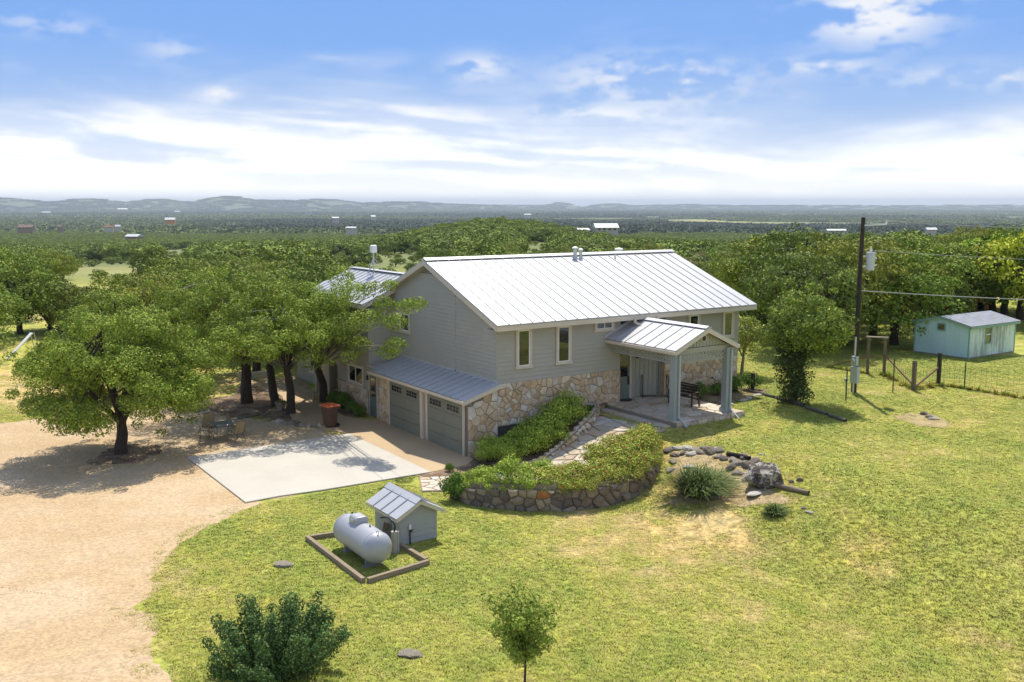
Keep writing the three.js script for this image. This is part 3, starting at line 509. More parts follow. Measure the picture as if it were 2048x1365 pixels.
// ---------------------------------------------------------------- entrance porch
const PF = 1.37;
{
  const xc = 8.08, half = 1.93, z1 = 4.72, z0 = 0.03, ey = 4.5, ry = 5.36, L = Math.hypot(half, ry - ey);
  seamRoof('porch_roof', house, z1 - z0, L, 7, basis([xc - half, ey, z0], [0, 0, 1], [half, ry - ey, 0]));
  seamRoof('porch_roof', house, z1 - z0, L, 7, basis([xc + half, ey, z1], [0, 0, -1], [-half, ry - ey, 0]));
  const rc = new THREE.Shape(); rc.moveTo(-0.2, -0.04); rc.lineTo(0, 0.05); rc.lineTo(0.2, -0.04); rc.lineTo(0.2, -0.02); rc.lineTo(0, 0.07); rc.lineTo(-0.2, -0.02); rc.closePath();
  part('ridge_cap', new THREE.ExtrudeGeometry(rc, { depth: z1 - z0 - 0.55, bevelEnabled: false }).translate(xc, ry + 0.015, z0 + 0.57), M.roof, house);
  for (const s of [-1, 1]) {
    part('fascia', boxUV(s < 0 ? b2(xc - half - 0.02, xc - half + 0.02, ey - 0.22, ey - 0.05, z0, z1) : b2(xc + half - 0.02, xc + half + 0.02, ey - 0.22, ey - 0.05, z0, z1)), M.trim, house);
    part('gutter', boxUV(s < 0 ? b2(xc - half - 0.1, xc - half - 0.022, ey - 0.17, ey - 0.05, z0 + 0.02, z1) : b2(xc + half + 0.022, xc + half + 0.1, ey - 0.17, ey - 0.05, z0 + 0.02, z1)), M.trim, house);
    const rk = new THREE.Shape(); rk.moveTo(0, -0.05); rk.lineTo(s * half, ey - ry - 0.05); rk.lineTo(s * half, ey - ry - 0.22); rk.lineTo(0, -0.22); rk.closePath();
    part('rake_board', boxUV(new THREE.ExtrudeGeometry(rk, { depth: 0.04, bevelEnabled: false }).translate(xc, ry, z1 - 0.03)), M.trim, house);
  }
  // board and batten gable with round vent
  const zg = 4.42, tri = new THREE.Shape(); tri.moveTo(-half + 0.12, ey - 0.16); tri.lineTo(half - 0.12, ey - 0.16); tri.lineTo(0, ry - 0.16); tri.closePath();
  const gable = part('porch_gable', boxUV(new THREE.ExtrudeGeometry(tri, { depth: 0.05, bevelEnabled: false }).translate(xc, 0, zg - 0.05)), M.batten, house);
  for (let i = -8; i <= 8; i++) { const x = i * 0.2, top = ry - 0.2 - Math.abs(x) * 0.446; if (top - (ey - 0.14) > 0.05) part('batten', b2(xc + x - 0.018, xc + x + 0.018, ey - 0.14, top, zg, zg + 0.025), M.batten, gable); }
  part('vent_ring', new THREE.TorusGeometry(0.15, 0.03, 8, 20).translate(xc, ey + 0.36, zg + 0.03), M.trim, gable);
  part('vent_louver', new THREE.CylinderGeometry(0.14, 0.14, 0.03, 20).rotateX(Math.PI / 2).translate(xc, ey + 0.36, zg + 0.022), M.foundation, gable);
  // lattice under the beams: diagonal strips
  const lattice = (w, h) => {
    const list = [], step = 0.19; for (const s of [-1, 1]) for (let k = -Math.ceil((w / 2 + h) / step); k <= Math.ceil((w / 2 + h) / step); k++) {
      let p = [[-w / 2, 0], [w / 2, 0], [w / 2, h], [-w / 2, h]]; const c = k * step, q = Math.SQRT1_2; p = clipHalf(p, q, s * q, c * q + 0.024 + s * h * q / 2); p = p.length >= 3 ? clipHalf(p, -q, -s * q, -c * q + 0.024 - s * h * q / 2) : p; if (p.length < 3) continue;
      list.push(new THREE.ExtrudeGeometry(new THREE.Shape(p.map(a => new THREE.Vector2(...a))), { depth: 0.012, bevelEnabled: false }).translate(0, 0, s > 0 ? 0.013 : 0));
    }
    list.push(bx(w, 0.05, 0.045, 0, 0, 0.012), bx(w, 0.06, 0.045, 0, h, 0.012)); return merge(list);
  };
  const xl = 6.4, xr = 9.6, zp = 4.42;
  const lf = part('lattice', lattice(xr - xl - 0.3, 0.42), M.batten, house); lf.position.set((xl + xr) / 2, ey - 0.62, zp - 0.03); lf.userData.kind = 'stuff';
  const ls = part('lattice', lattice(4.1, 0.42), M.batten, house); ls.rotation.y = -Math.PI / 2; ls.position.set(xl + 0.03, ey - 0.62, 2.2); ls.userData.kind = 'stuff';
  const ls2 = part('lattice', lattice(4.1, 0.42), M.batten, house); ls2.rotation.y = Math.PI / 2; ls2.position.set(xr - 0.03, ey - 0.62, 2.2); ls2.userData.kind = 'stuff';
  part('beam', boxUV(merge([b2(xl - 0.08, xr + 0.08, ey - 0.17, ey - 0.02, zp - 0.1, zp + 0.02), b2(xl - 0.09, xl + 0.09, ey - 0.171, ey - 0.021, 0.04, zp - 0.1), b2(xr - 0.09, xr + 0.09, ey - 0.171, ey - 0.021, 0.04, zp - 0.1)])), M.batten, house);
  part('porch_ceiling', boxUV(b2(xc - half + 0.1, xc + half - 0.1, ey - 0.02, ey + 0.01, 0.04, zp)), M.batten, house);
  for (const x of [xl, xr]) {
    const p = part('porch_post', boxUV(merge([b2(x - 0.15, x + 0.15, PF + 0.2, ey - 0.15, zp - 0.15, zp + 0.15)])), M.post, house);
    part('post_base', boxUV(merge([b2(x - 0.2, x + 0.2, PF - 0.02, PF + 0.18, zp - 0.2, zp + 0.2), b2(x - 0.175, x + 0.175, PF + 0.18, PF + 0.225, zp - 0.175, zp + 0.175)])), M.post, p);
    part('post_trim', merge([b2(x - 0.165, x - 0.12, PF + 0.2, ey - 0.3, zp + 0.13, zp + 0.165), b2(x + 0.12, x + 0.165, PF + 0.2, ey - 0.3, zp + 0.13, zp + 0.165)]), M.post, p);
    part('downspout', merge([b2(x + 0.04, x + 0.12, PF + 0.12, ey - 0.25, zp + 0.166, zp + 0.24), bar([x + 0.08, PF + 0.14, zp + 0.21], [x + 0.1, PF - 0.22, zp + 0.72], 0.08)]), M.downspout, p);
  }
  // two short spouts from the main gutter onto the porch roof
  for (const x of [7.35, 8.75]) part('downspout', merge([bx(0.1, 0.2, 0.1, x, 5.33, 0.66), bar([x, 5.26, 0.66], [x + (x < 8 ? 0.25 : -0.2), 5.05, 0.95], 0.1), bar([x + (x < 8 ? 0.25 : -0.2), 5.07, 0.93], [x + (x < 8 ? 0.25 : -0.2), 5.0, 1.2], 0.09)]), M.trim, house);
  part('step_flashing', boxUV((() => { const s = new THREE.Shape(); s.moveTo(-half - 0.1, 0); s.lineTo(0, ry - ey); s.lineTo(0, ry - ey + 0.15); s.lineTo(-half - 0.1, 0.15); return new THREE.ExtrudeGeometry(s, { depth: 0.03, bevelEnabled: false }).translate(xc, ey, 0.02); })()), M.roof, house);
}
// porch floor: flagstones on a base, with two steps towards the path
{
  const base = struct('porch_floor', boxUV(merge([b2(6.12, 10.4, 0.4, PF - 0.03, -0.29, 4.9)])), mortar);
  const R = rng(91); for (const c of mosaic(6.12, 10.4, -4.9, 0.29, 0.62, 92, 1.15)) { let p = inset(c, 0.018); if (!p || !(p = tidy(p))) continue; const m = part('flagstone', stoneGeo(p, 0.04, 0.014, R, 0.006), pick(flags, R), base); m.rotation.x = -Math.PI / 2; m.position.y = PF - 0.032; }
  stoneFace(base, 6.12, 10.4, 0.85, PF - 0.03, 0.22, 93, (m) => m.position.set(0, 0, 4.895), flags, 0.04, 0.012, undefined, 1.6);
  for (const [x0, x1, y, k] of [[5.68, 6.11, 1.17, 95], [5.25, 5.68, 0.99, 96]]) {
    const st = struct('step', boxUV(b2(x0, x1, 0.3, y - 0.05, 0.15, 4.6)), mortar); const R2 = rng(k);
    for (let z = 0.15; z < 4.5;) { const l = Math.min(0.35 + R2() * 0.45, 4.6 - z); const g = new RoundedBoxGeometry(x1 - x0 - 0.01, 0.14, l - 0.025, 1, 0.02).translate((x0 + x1) / 2 - R2() * 0.03, y - 0.045 + R2() * 0.012, z + l / 2); part('stone', boxUV(g), pick(flags, R2), st); z += l; }
  }
}
// ---------------------------------------------------------------- trees and shrubs
const barkMap = tex(256, (x, y) => { const v = 0.7 + 0.9 * (fbm(x * 24, y * 6, 4, 601, 0) - 0.5); return [v, v * 0.97, v * 0.93]; }, 0.7);
const bark = std([0.085, 0.065, 0.05], 0.95, { map: barkMap, bumpMap: grainBump, bumpScale: 0.02 });
const paleBark = std([0.26, 0.225, 0.19], 0.95, { map: barkMap });
const leafMat = new THREE.MeshPhysicalMaterial({ vertexColors: true, roughness: 0.75, transmission: 0.14, thickness: 0, specularIntensity: 0.35, side: THREE.DoubleSide });
leafMat.color.setRGB(1.14, 1.14, 1.05);
const leafTints = [[1, 1, 1], [0.72, 0.8, 0.78], [1.16, 1.04, 0.9], [0.86, 0.95, 0.85]].map((c, i) => { const m = leafMat.clone(); m.color = C(...c); return m; });
const farLeafMat = new THREE.MeshStandardMaterial({ vertexColors: true, roughness: 0.95, side: THREE.DoubleSide });
class Leaves {
  constructor(palette) { this.P = []; this.N = []; this.C = []; this.pal = palette; }
  leaf(p, n, up, len, wid, R, tone = 0) {               // a pointed two-triangle leaf
    const t = up.clone().cross(n); if (t.lengthSq() < 1e-6) t.set(1, 0, 0); t.normalize(); const b = n.clone().cross(t).normalize(); const a = R() * 6.283, ca = Math.cos(a), sa = Math.sin(a);
    const u = t.clone().multiplyScalar(ca).addScaledVector(b, sa), v = t.clone().multiplyScalar(-sa).addScaledVector(b, ca);
    const A = p.clone().addScaledVector(u, -len / 2), B = p.clone().addScaledVector(v, wid / 2).addScaledVector(n, 0.12 * len), Cc = p.clone().addScaledVector(u, len / 2), D = p.clone().addScaledVector(v, -wid / 2).addScaledVector(n, 0.12 * len);
    for (const q of [A, Cc, B, A, D, Cc]) { this.P.push(q.x, q.y, q.z); this.N.push(n.x, n.y, n.z); }
    const c0 = this.pal[Math.floor(R() * this.pal.length)], k = (0.78 + 0.44 * R()) * (1 + tone); for (let i = 0; i < 6; i++) this.C.push(c0[0] * k, c0[1] * k, c0[2] * k);
  }
  clump(c, rad, count, len, R, o = {}) {
    const sq = o.squash ?? 0.7, v = new THREE.Vector3(), n = new THREE.Vector3(), UP = new THREE.Vector3(0, 1, 0); const tone = (R() - 0.5) * (o.vary ?? 0.35);
    for (let i = 0; i < count; i++) {
      do v.set(R() * 2 - 1, R() * 2 - 1, R() * 2 - 1); while (v.lengthSq() > 1 || v.lengthSq() < 0.02);
      const r = v.length(); v.multiplyScalar(Math.pow(r, -0.55));                         // push towards the surface of the clump
      if (v.y < -0.25 && R() < 0.55) v.y *= -0.6;
      const lump = 0.78 + 0.44 * vnoise(v.x * 2.2 + c.x * 3, v.y * 2.2 + v.z * 2.2 + c.z * 3, 7);
      n.copy(v).normalize().multiplyScalar(0.85).add(new THREE.Vector3((R() - 0.5) * 1.5, 0.25 + (R() - 0.5) * 1.3, (R() - 0.5) * 1.5)).normalize();
      const p = new THREE.Vector3(c.x + v.x * rad * lump, c.y + v.y * rad * sq * lump, c.z + v.z * rad * lump);
      if (p.y < (o.floor ?? -99)) p.y = (o.floor ?? 0) + R() * 0.1;
      const s = len * (0.65 + 0.7 * R()); this.leaf(p, n, UP, s, s * (o.aspect ?? 0.62), R, tone);
    }
  }
  geo() { const g = new THREE.BufferGeometry(); g.setAttribute('position', new THREE.Float32BufferAttribute(this.P, 3)); g.setAttribute('normal', new THREE.Float32BufferAttribute(this.N, 3)); g.setAttribute('color', new THREE.Float32BufferAttribute(this.C, 3)); return g; }
}
function limb(path, r0, r1, rad = 6) {                   // tapered tube through points
  const c = new THREE.CatmullRomCurve3(path), n = Math.max(3, path.length * 3), fr = c.computeFrenetFrames(n, false), P = [], U = [], I = [];
  for (let i = 0; i <= n; i++) { const t = i / n, q = c.getPoint(t), r = lerp(r0, r1, Math.pow(t, 0.8)); for (let k = 0; k <= rad; k++) { const a = k / rad * 6.2832, x = Math.cos(a), y = Math.sin(a), rr = r * (1 + 0.12 * Math.sin(a * 3 + i)); P.push(q.x + rr * (fr.normals[i].x * x + fr.binormals[i].x * y), q.y + rr * (fr.normals[i].y * x + fr.binormals[i].y * y), q.z + rr * (fr.normals[i].z * x + fr.binormals[i].z * y)); U.push(k / rad * r * 6, t * 3); } }
  for (let i = 0; i < n; i++) for (let k = 0; k < rad; k++) { const a = i * (rad + 1) + k, b = a + rad + 1; I.push(a, b, a + 1, a + 1, b, b + 1); }
  const g = new THREE.BufferGeometry(); g.setAttribute('position', new THREE.Float32BufferAttribute(P, 3)); g.setAttribute('uv', new THREE.Float32BufferAttribute(U, 2)); g.setIndex(I); g.computeVertexNormals(); return g;
}
const V3 = (x, y, z) => new THREE.Vector3(x, y, z);
const OAK = [[0.186, 0.259, 0.03], [0.243, 0.312, 0.037], [0.143, 0.21, 0.03], [0.314, 0.361, 0.046], [0.215, 0.286, 0.048]];
const OLIVE = [[0.226, 0.276, 0.044], [0.282, 0.328, 0.055], [0.169, 0.224, 0.042], [0.316, 0.355, 0.07], [0.226, 0.236, 0.065]];
const JUNIPER = [[0.128, 0.183, 0.031], [0.161, 0.216, 0.035], [0.208, 0.242, 0.039], [0.114, 0.158, 0.035]];
const LIME = [[0.391, 0.485, 0.034], [0.469, 0.545, 0.044], [0.328, 0.427, 0.032]];
const DULL = [[0.343, 0.279, 0.122], [0.265, 0.258, 0.088], [0.391, 0.316, 0.149], [0.234, 0.228, 0.078]];
// oak: trunk forking into limbs, each carrying clumps
function oakGeo(o) {
  const R = rng(o.seed), H = o.h, W = o.w, trunkH = o.trunk ?? H * 0.22, lean = o.lean ?? [0, 0], wood = [], twigs = [], L = new Leaves(o.pal);
  const fork = V3(lean[0], trunkH, lean[1]), r0 = o.r ?? H * 0.036;
  wood.push(limb([V3(0, -0.25, 0), V3(lean[0] * 0.25 + 0.06, trunkH * 0.4, lean[1] * 0.25), fork], r0 * 1.35, r0 * 0.85, 8));
  const nl = o.limbs ?? 5, per = o.per ?? 5; let clumps = [];
  for (let i = 0; i < nl; i++) {
    const a = (i + 0.35 * (R() - 0.5)) / nl * 6.2832 + (o.turn ?? 0), el = i % 2 ? 0.55 : 0.95, reach = W * 0.5 * (0.55 + 0.2 * R());
    const end = V3(fork.x + Math.cos(a) * reach * (i % 2 ? 1 : 0.6), lerp(trunkH, H, i % 2 ? 0.42 + 0.2 * R() : 0.62 + 0.16 * R()), fork.z + Math.sin(a) * reach * (i % 2 ? 1 : 0.6));
    const mid = fork.clone().lerp(end, 0.5).add(V3((R() - 0.5) * 0.5, 0.25 * H * 0.2 * el, (R() - 0.5) * 0.5));
    wood.push(limb([fork.clone().add(V3(0, -0.1, 0)), mid, end], r0 * 0.62, r0 * 0.25, 6)); clumps.push(end.clone().add(V3(0, 0.1, 0)));
    for (let k = 0; k < per; k++) {
      const b = a + (R() - 0.5) * 2.0, rr = W * 0.5 * (0.22 + 0.70 * Math.sqrt(R()));
      const dome = Math.sqrt(Math.max(0.03, 1 - (rr / (W * 0.52)) ** 2)); const lowY = lerp(trunkH, H, o.low ?? 0.1), y = lerp(lowY, H - 0.12 * H, Math.pow(R(), 0.8) * dome + (1 - dome) * 0.18);
      const c = V3(fork.x + Math.cos(b) * rr, y, fork.z + Math.sin(b) * rr); clumps.push(c);
      const s = mid.clone().lerp(end, R()); twigs.push(limb([s, s.clone().lerp(c, 0.55).add(V3(0, 0.15 * R(), 0)), c], r0 * 0.22, r0 * 0.06, 4));
    }
  }
  for (const [c, rad, n] of o.extra ?? []) { L.clump(c, rad, n, o.len, R, { squash: 0.7, vary: 0.4 }); const s = fork.clone().lerp(c, 0.15); twigs.push(limb([s, s.clone().lerp(c, 0.5).add(V3(0, 0.35, 0)), c], r0 * 0.16, r0 * 0.04, 5)); }
  for (const c of clumps) L.clump(c, (o.cr ?? W * 0.145) * (0.75 + 0.55 * R()), o.leaves, o.len, R, { squash: 0.62, vary: 0.4 });
  for (let k = 0; k < (o.sprays ?? 0); k++) {             // loose sprays that break the outline
    const c = clumps[Math.floor(R() * clumps.length)], d = V3(R() - 0.5, R() - 0.45, R() - 0.5).normalize(), e = c.clone().addScaledVector(d, (o.cr ?? W * 0.145) * (1.1 + 0.5 * R()));
    L.clump(e, (o.cr ?? W * 0.145) * 0.32, Math.round(o.leaves * 0.09), o.len, R, { squash: 0.8 });
  }
  return { trunk: merge(wood), limbs: twigs.length ? merge(twigs) : null, crown: L.geo() };
}
function placeTree(name, label, category, group, G, pos, turn = 0, scale = 1, mats = {}) {
  const t = thing(name, label, category, pos, turn, group); if (Array.isArray(scale)) t.scale.set(...scale); else t.scale.setScalar(scale);
  part('trunk', G.trunk, mats.bark || bark, t); if (G.limbs) part('limb', G.limbs, mats.limb || mats.bark || bark, t).userData.kind = 'stuff'; part('crown', G.crown, mats.leaf || leafMat, t); return t;
}
// --- the live oak by the drive
{
  const p = at(240, 908);
  const g = oakGeo({ seed: 71, low: 0.0, h: 6.9, w: 7.5, trunk: 1.4, lean: [0.15, -0.1], limbs: 7, per: 9, leaves: 1180, len: 0.1, cr: 0.92, pal: OAK, r: 0.24, sprays: 170, turn: 0.5 });
  placeTree('live_oak', 'broad round live oak standing alone on the gravel drive beside the concrete slab', 'tree', null, g, [p.x, p.y, p.z]);
}
// --- oaks between the slab and the house
{
  const A = oakGeo({ seed: 72, h: 8.0, w: 9.2, trunk: 2.5, lean: [-0.5, 0.6], limbs: 6, per: 7, leaves: 620, len: 0.102, cr: 0.78, pal: [...OAK, OLIVE[0]], r: 0.26, sprays: 80 });
  const B = oakGeo({ seed: 73, h: 7.4, w: 8.0, trunk: 2.6, lean: [0.3, -0.2], limbs: 6, per: 6, leaves: 620, len: 0.102, cr: 0.78, pal: [...OAK, OLIVE[1]], r: 0.21, sprays: 80 });
  const pd = at(648, 803), reach = [[700, 585, 0.98, 1010], [665, 610, 1.04, 1117], [735, 640, 0.78, 798], [770, 612, 0.65, 638], [790, 645, 0.65, 611], [818, 612, 0.55, 452], [838, 608, 0.39, 239], [790, 690, 0.55, 452], [775, 705, 0.52, 399], [720, 690, 0.65, 585], [690, 660, 0.91, 851], [745, 580, 0.59, 425], [780, 570, 0.39, 239], [640, 660, 1.04, 1117], [680, 555, 0.78, 691], [620, 700, 0.91, 957], [700, 715, 0.52, 319]].map(([a, b, r, n], i) => { const d = rayTo(a, b), k = (-3.4 + 0.5 * Math.sin(i * 2.3) - EYE.x) / d.x; return [EYE.clone().addScaledVector(d, k).sub(pd), r, n]; });
  const D = oakGeo({ seed: 74, h: 6.6, w: 6.5, trunk: 2.3, lean: [-0.9, 1.3], limbs: 6, per: 6, leaves: 680, len: 0.102, cr: 0.85, pal: [...OAK, OLIVE[2]], r: 0.2, sprays: 60, turn: 1.1, extra: reach });
  const p3 = at(581, 828), D3 = oakGeo({ seed: 75, h: 7.6, w: 8.4, trunk: 2.5, lean: [-0.3, 0.5], limbs: 6, per: 7, leaves: 620, len: 0.102, cr: 0.8, pal: [...OAK, OLIVE[0]], r: 0.2, sprays: 80, extra: [[-10.2, 4.3, -9.2], [-9.3, 4.9, -8.3], [-8.3, 4.5, -8.0], [-7.6, 5.3, -8.6], [-6.8, 4.7, -7.6], [-6.0, 5.4, -8.2], [-5.2, 4.6, -7.4], [-4.4, 5.0, -8.0], [-7.2, 3.9, -9.0], [-9.0, 4.0, -9.8], [-3.6, 4.6, -8.6]].map(([x, y, z], i) => [V3(x - p3.x, y, z - p3.z), 0.72 + 0.15 * Math.sin(i * 3.1), 590]) });
  const list = [[492, 806, A, 0.4, 1.06, 'oak with a bent dark trunk at the outer edge of the mulch bed'], [552, 812, B, 2.2, 1.0, 'thick trunked oak in the mulch bed next to the stone planter'], [581, 828, D3, 0, 1, 'oak with a thin dark trunk closest to the rocks of the mulch bed border'], [648, 803, D, 0, 1, 'leaning oak whose branches reach over the garage roof of the house']];
  for (const [px, py, g, t, s, label] of list) { const p = at(px, py); placeTree('live_oak', label, 'tree', null, g, [p.x, p.y, p.z], t, s, { limb: paleBark }); }
}
// --- mid distance: kinds built once, then copied
const kinds = [
  { name: 'oak_tree', cat: 'tree', label: 'rounded dark green oak in the woodland around the house', G: oakGeo({ seed: 81, low: 0.0, h: 6.4, w: 7.2, trunk: 1.3, limbs: 6, per: 6, leaves: 270, len: 0.2, cr: 1.05, pal: OAK, sprays: 40 }) },
  { name: 'oak_tree', cat: 'tree', label: 'loose olive green oak in the woodland around the house', G: oakGeo({ seed: 82, low: 0.0, h: 6.8, w: 7.4, trunk: 1.8, limbs: 7, per: 6, leaves: 230, len: 0.2, cr: 0.95, pal: [...OLIVE, OAK[1], OAK[3]], sprays: 60 }), limb: paleBark },
  { name: 'juniper_tree', cat: 'tree', label: 'dense bushy juniper in the woodland around the house', G: oakGeo({ seed: 83, low: 0.0, h: 4.6, w: 5.0, trunk: 0.5, limbs: 6, per: 5, leaves: 280, len: 0.19, cr: 0.85, pal: JUNIPER, sprays: 30 }) },
  { name: 'bare_twig_tree', cat: 'tree', label: 'half bare greyish tree in the woodland around the house', G: oakGeo({ seed: 84, low: 0.0, h: 5.2, w: 5.6, trunk: 1.0, limbs: 7, per: 7, leaves: 75, len: 0.22, cr: 0.85, pal: DULL, sprays: 30 }), limb: paleBark },
  { name: 'oak_tree', cat: 'tree', label: 'bright yellow green tree in the woodland around the house', G: oakGeo({ seed: 85, low: 0.0, h: 6.0, w: 6.6, trunk: 1.4, limbs: 6, per: 6, leaves: 270, len: 0.2, cr: 1.0, pal: [...LIME, OAK[3]], sprays: 40 }) },
];
const GROUP_W = 'trees of the woodland around the house';
const protos = kinds.map(k => null);
const placed = [];
function addTree(k, x, z, s, turn, stretch = 1) {
  const K = kinds[k]; let t; const sc = [s, s * stretch, s];
  if (!protos[k]) { t = placeTree(K.name, K.label, K.cat, GROUP_W, K.G, [x, E(x, z) - 0.05, z], turn, sc, { limb: K.limb }); protos[k] = t; }
  else t = copyOf(protos[k], [x, E(x, z) - 0.05, z], turn, sc);
  t.children.find(c => c.name === 'crown').material = leafTints[Math.floor(hash2(placed.length, k, 3) * 4)];
  placed.push([x, z, 3 * s]); return t;
}
// openings in the wood that the photograph shows (photo pixels: x0, x1, y0, y1)
const clearings = [[145, 270, 522, 550], [92, 168, 574, 602], [655, 705, 514, 527], [750, 842, 508, 535], [330, 372, 500, 512], [28, 70, 548, 562], [1050, 1090, 484, 498], [1180, 1240, 452, 463], [250, 285, 462, 476], [0, 60, 690, 730], [1880, 1960, 596, 632]];
function hides(x, z, h, w) {
  const y = E(x, z), b = toPixel(V3(x, y, z)), t = toPixel(V3(x, y + h, z)), hw = FOCAL * w / 2 / b[2];
  for (const [x0, x1, y0, y1] of clearings) if (b[0] + hw * 0.8 > x0 && b[0] - hw * 0.8 < x1 && b[1] > y0 && t[1] < y1) return true; return false;
}
const keepOut = (x, z) => (x > -3 && x < 17.5 && z > -24 && z < 30) || (x > 17 && z > -6 + 0.0 * x && x < 48 && z < 60) || (x < 0 && z > -20.5) ;
{
  // the rows that close the lawn, set one by one: photo pixel of the foot, kind, size
  const rows = [[40, 668, 0, 1.0], [100, 660, 2, 1.1], [170, 672, 2, 1.0], [240, 680, 0, 0.85], [330, 690, 1, 0.9], [410, 700, 0, 0.9], [470, 712, 1, 0.85], [-40, 690, 0, 0.9],
    [540, 700, 3, 1.1], [610, 690, 1, 1.0], [440, 672, 3, 1.1], [370, 660, 1, 1.0], [290, 652, 2, 1.1], [20, 640, 0, 1.1],
    [1790, 690, 0, 1.15], [1745, 676, 1, 1.05], [1690, 690, 1, 1.1], [1640, 690, 1, 1.05], [1600, 668, 1, 1.2], [1560, 680, 2, 1.0], [1535, 660, 0, 1.1], [1850, 640, 0, 1.2], [1930, 634, 2, 1.4], [2010, 628, 0, 1.15], [2040, 640, 4, 1.35], [1985, 622, 4, 1.2], [1880, 655, 2, 0.9]];
  const R = rng(5);
  for (const [px, py, k, s] of rows) { const p = at(px, py); addTree(k, p.x, p.z, s, R() * 6.28, 0.95 + 0.15 * R()); }
  // random fill behind
  let tries = 0;
  while (placed.length < 285 && tries++ < 9000) {
    const az = -31 + 62 * R(), d = 58 + 150 * Math.pow(R(), 1.05), ar = az * Math.PI / 180, x = EYE.x + d * (FWD.x * Math.cos(ar) + RGT.x * Math.sin(ar)), z = EYE.z + d * (FWD.z * Math.cos(ar) + RGT.z * Math.sin(ar));
    if (keepOut(x, z)) continue; const s = (d > 80 ? 0.62 : 0.75) + 0.36 * R(), q = R(); const left = az < 2; let k = q < 0.28 ? 0 : q < 0.68 ? 1 : q < (left ? 0.90 : 0.80) ? 2 : q < 0.95 ? 3 : 4; if (!left && k === 0 && R() < 0.45) k = 1;
    const b = toPixel(V3(x, E(x, z), z)); if (b[0] > 840 && b[0] < 1500 && d < 95) continue;      // wholly behind the house
    if (hides(x, z, (k === 2 ? 4.6 : 6.5) * s, 6.5 * s)) continue;
    const sp = left && d > 105 ? 1.5 : d > 110 ? 1.15 : 1.0; if (placed.some(([a, c, r]) => (a - x) ** 2 + (c - z) ** 2 < ((r + 3 * s) * sp * 0.72) ** 2)) continue;
    addTree(k, x, z, s, R() * 6.28, 0.9 + 0.25 * R());
  }
  console.log('individual trees', placed.length, 'tries', tries);
}
// --- farther wood: too many to count, one object per kind of cover
function instanced(name, geo, mat, list, colors) {
  const m = new THREE.InstancedMesh(geo, mat, list.length); m.name = name; m.castShadow = m.receiveShadow = true; m.userData = { kind: 'stuff' };
  list.forEach((q, i) => m.setMatrixAt(i, q)); if (colors) colors.forEach((c, i) => m.setColorAt(i, c)); scene.add(m); return m;
}
const M4 = (x, y, z, turn, sx, sy = sx) => new THREE.Matrix4().compose(V3(x, y, z), new THREE.Quaternion().setFromAxisAngle(V3(0, 1, 0), turn), V3(sx, sy, sx));
{
  const farA = oakGeo({ seed: 91, h: 6.4, w: 7.2, trunk: 0.9, low: 0, limbs: 5, per: 4, leaves: 50, len: 0.55, cr: 1.2, pal: [...OAK, ...OLIVE.slice(0, 3)] });
  const farB = oakGeo({ seed: 92, h: 5.4, w: 6.4, low: 0, trunk: 0.3, limbs: 5, per: 4, leaves: 50, len: 0.55, cr: 1.15, pal: [...JUNIPER, OLIVE[2]] });
  const R = rng(17), A = [], B = [];
  for (let n = 0; n < 110000 && A.length + B.length < 32000; n++) {
    const az = -33 + 66 * R(), d = 140 + 1800 * Math.pow(R(), 0.75), ar = az * Math.PI / 180, x = EYE.x + d * (FWD.x * Math.cos(ar) + RGT.x * Math.sin(ar)), z = EYE.z + d * (FWD.z * Math.cos(ar) + RGT.z * Math.sin(ar));
    if (d < 215 && placed.some(([a, c, r]) => (a - x) ** 2 + (c - z) ** 2 < 20)) continue;
    const open = fbm(x * 0.011 + 7, z * 0.011, 3, 211); const dense = Math.abs(az + 0.8) < 9 && d < 800 ? 0.56 : d < 330 ? 0.57 : 0.64; if (open > dense) continue;
    let s = 0.7 + 0.55 * R(); if (hides(x, z, 6 * s, 6.5 * s)) { if (R() < 0.75) continue; s *= 0.38; }
    (R() < 0.62 ? A : B).push(M4(x, E(x, z) - 0.1, z, R() * 6.28, s * 1.08, s * (0.8 + 0.25 * R())));
  }
  instanced('distant_woodland', mergeWood(farA), farLeafMat, A); instanced('distant_woodland_001', mergeWood(farB), farLeafMat, B);
  // still farther: rolling canopy, many crowns to a piece
  const L = new Leaves([[0.10, 0.14, 0.045], [0.125, 0.165, 0.05], [0.075, 0.11, 0.04], [0.155, 0.18, 0.055]]); const R2 = rng(23);
  for (let i = 0; i < 26; i++) { const c = V3((R2() - 0.5) * 62, 1.6 + R2() * 1.6, (R2() - 0.5) * 62); L.clump(c, 5.5 + 5 * R2(), 22, 5.2, R2, { squash: 0.4, vary: 0.8 }); }
  const cano = L.geo(), T = [], TC = []; 
  for (let n = 0; n < 40000 && T.length < 15000; n++) {
    const az = -32 + 64 * R(), d = 1500 * Math.pow(10.2, Math.pow(R(), 0.8)), ar = az * Math.PI / 180, x = EYE.x + d * (FWD.x * Math.cos(ar) + RGT.x * Math.sin(ar)), z = EYE.z + d * (FWD.z * Math.cos(ar) + RGT.z * Math.sin(ar));
    const open = fbm(x * 0.0016 + 3, z * 0.0016, 3, 223); if (open > 0.57 && d < 9000) continue; const g = d > 5000 ? 1.6 : 1;
    const kd = fbm(x * 0.0007 + 11, z * 0.0007, 3, 229), dark = sstep(0.42, 0.56, kd); TC.push(C(lerp(1.35, 0.6, dark), lerp(1.3, 0.68, dark), lerp(1.0, 0.95, dark))); T.push(M4(x, E(x, z) - 0.6, z, R() * 6.28, (1 + 0.4 * R()) * g, 1.0 + 0.7 * R() + (d > 5000 ? 0.5 : 0)));
  }
  instanced('far_forest', cano, farLeafMat, T, TC);
  console.log('far', A.length, B.length, T.length);
}
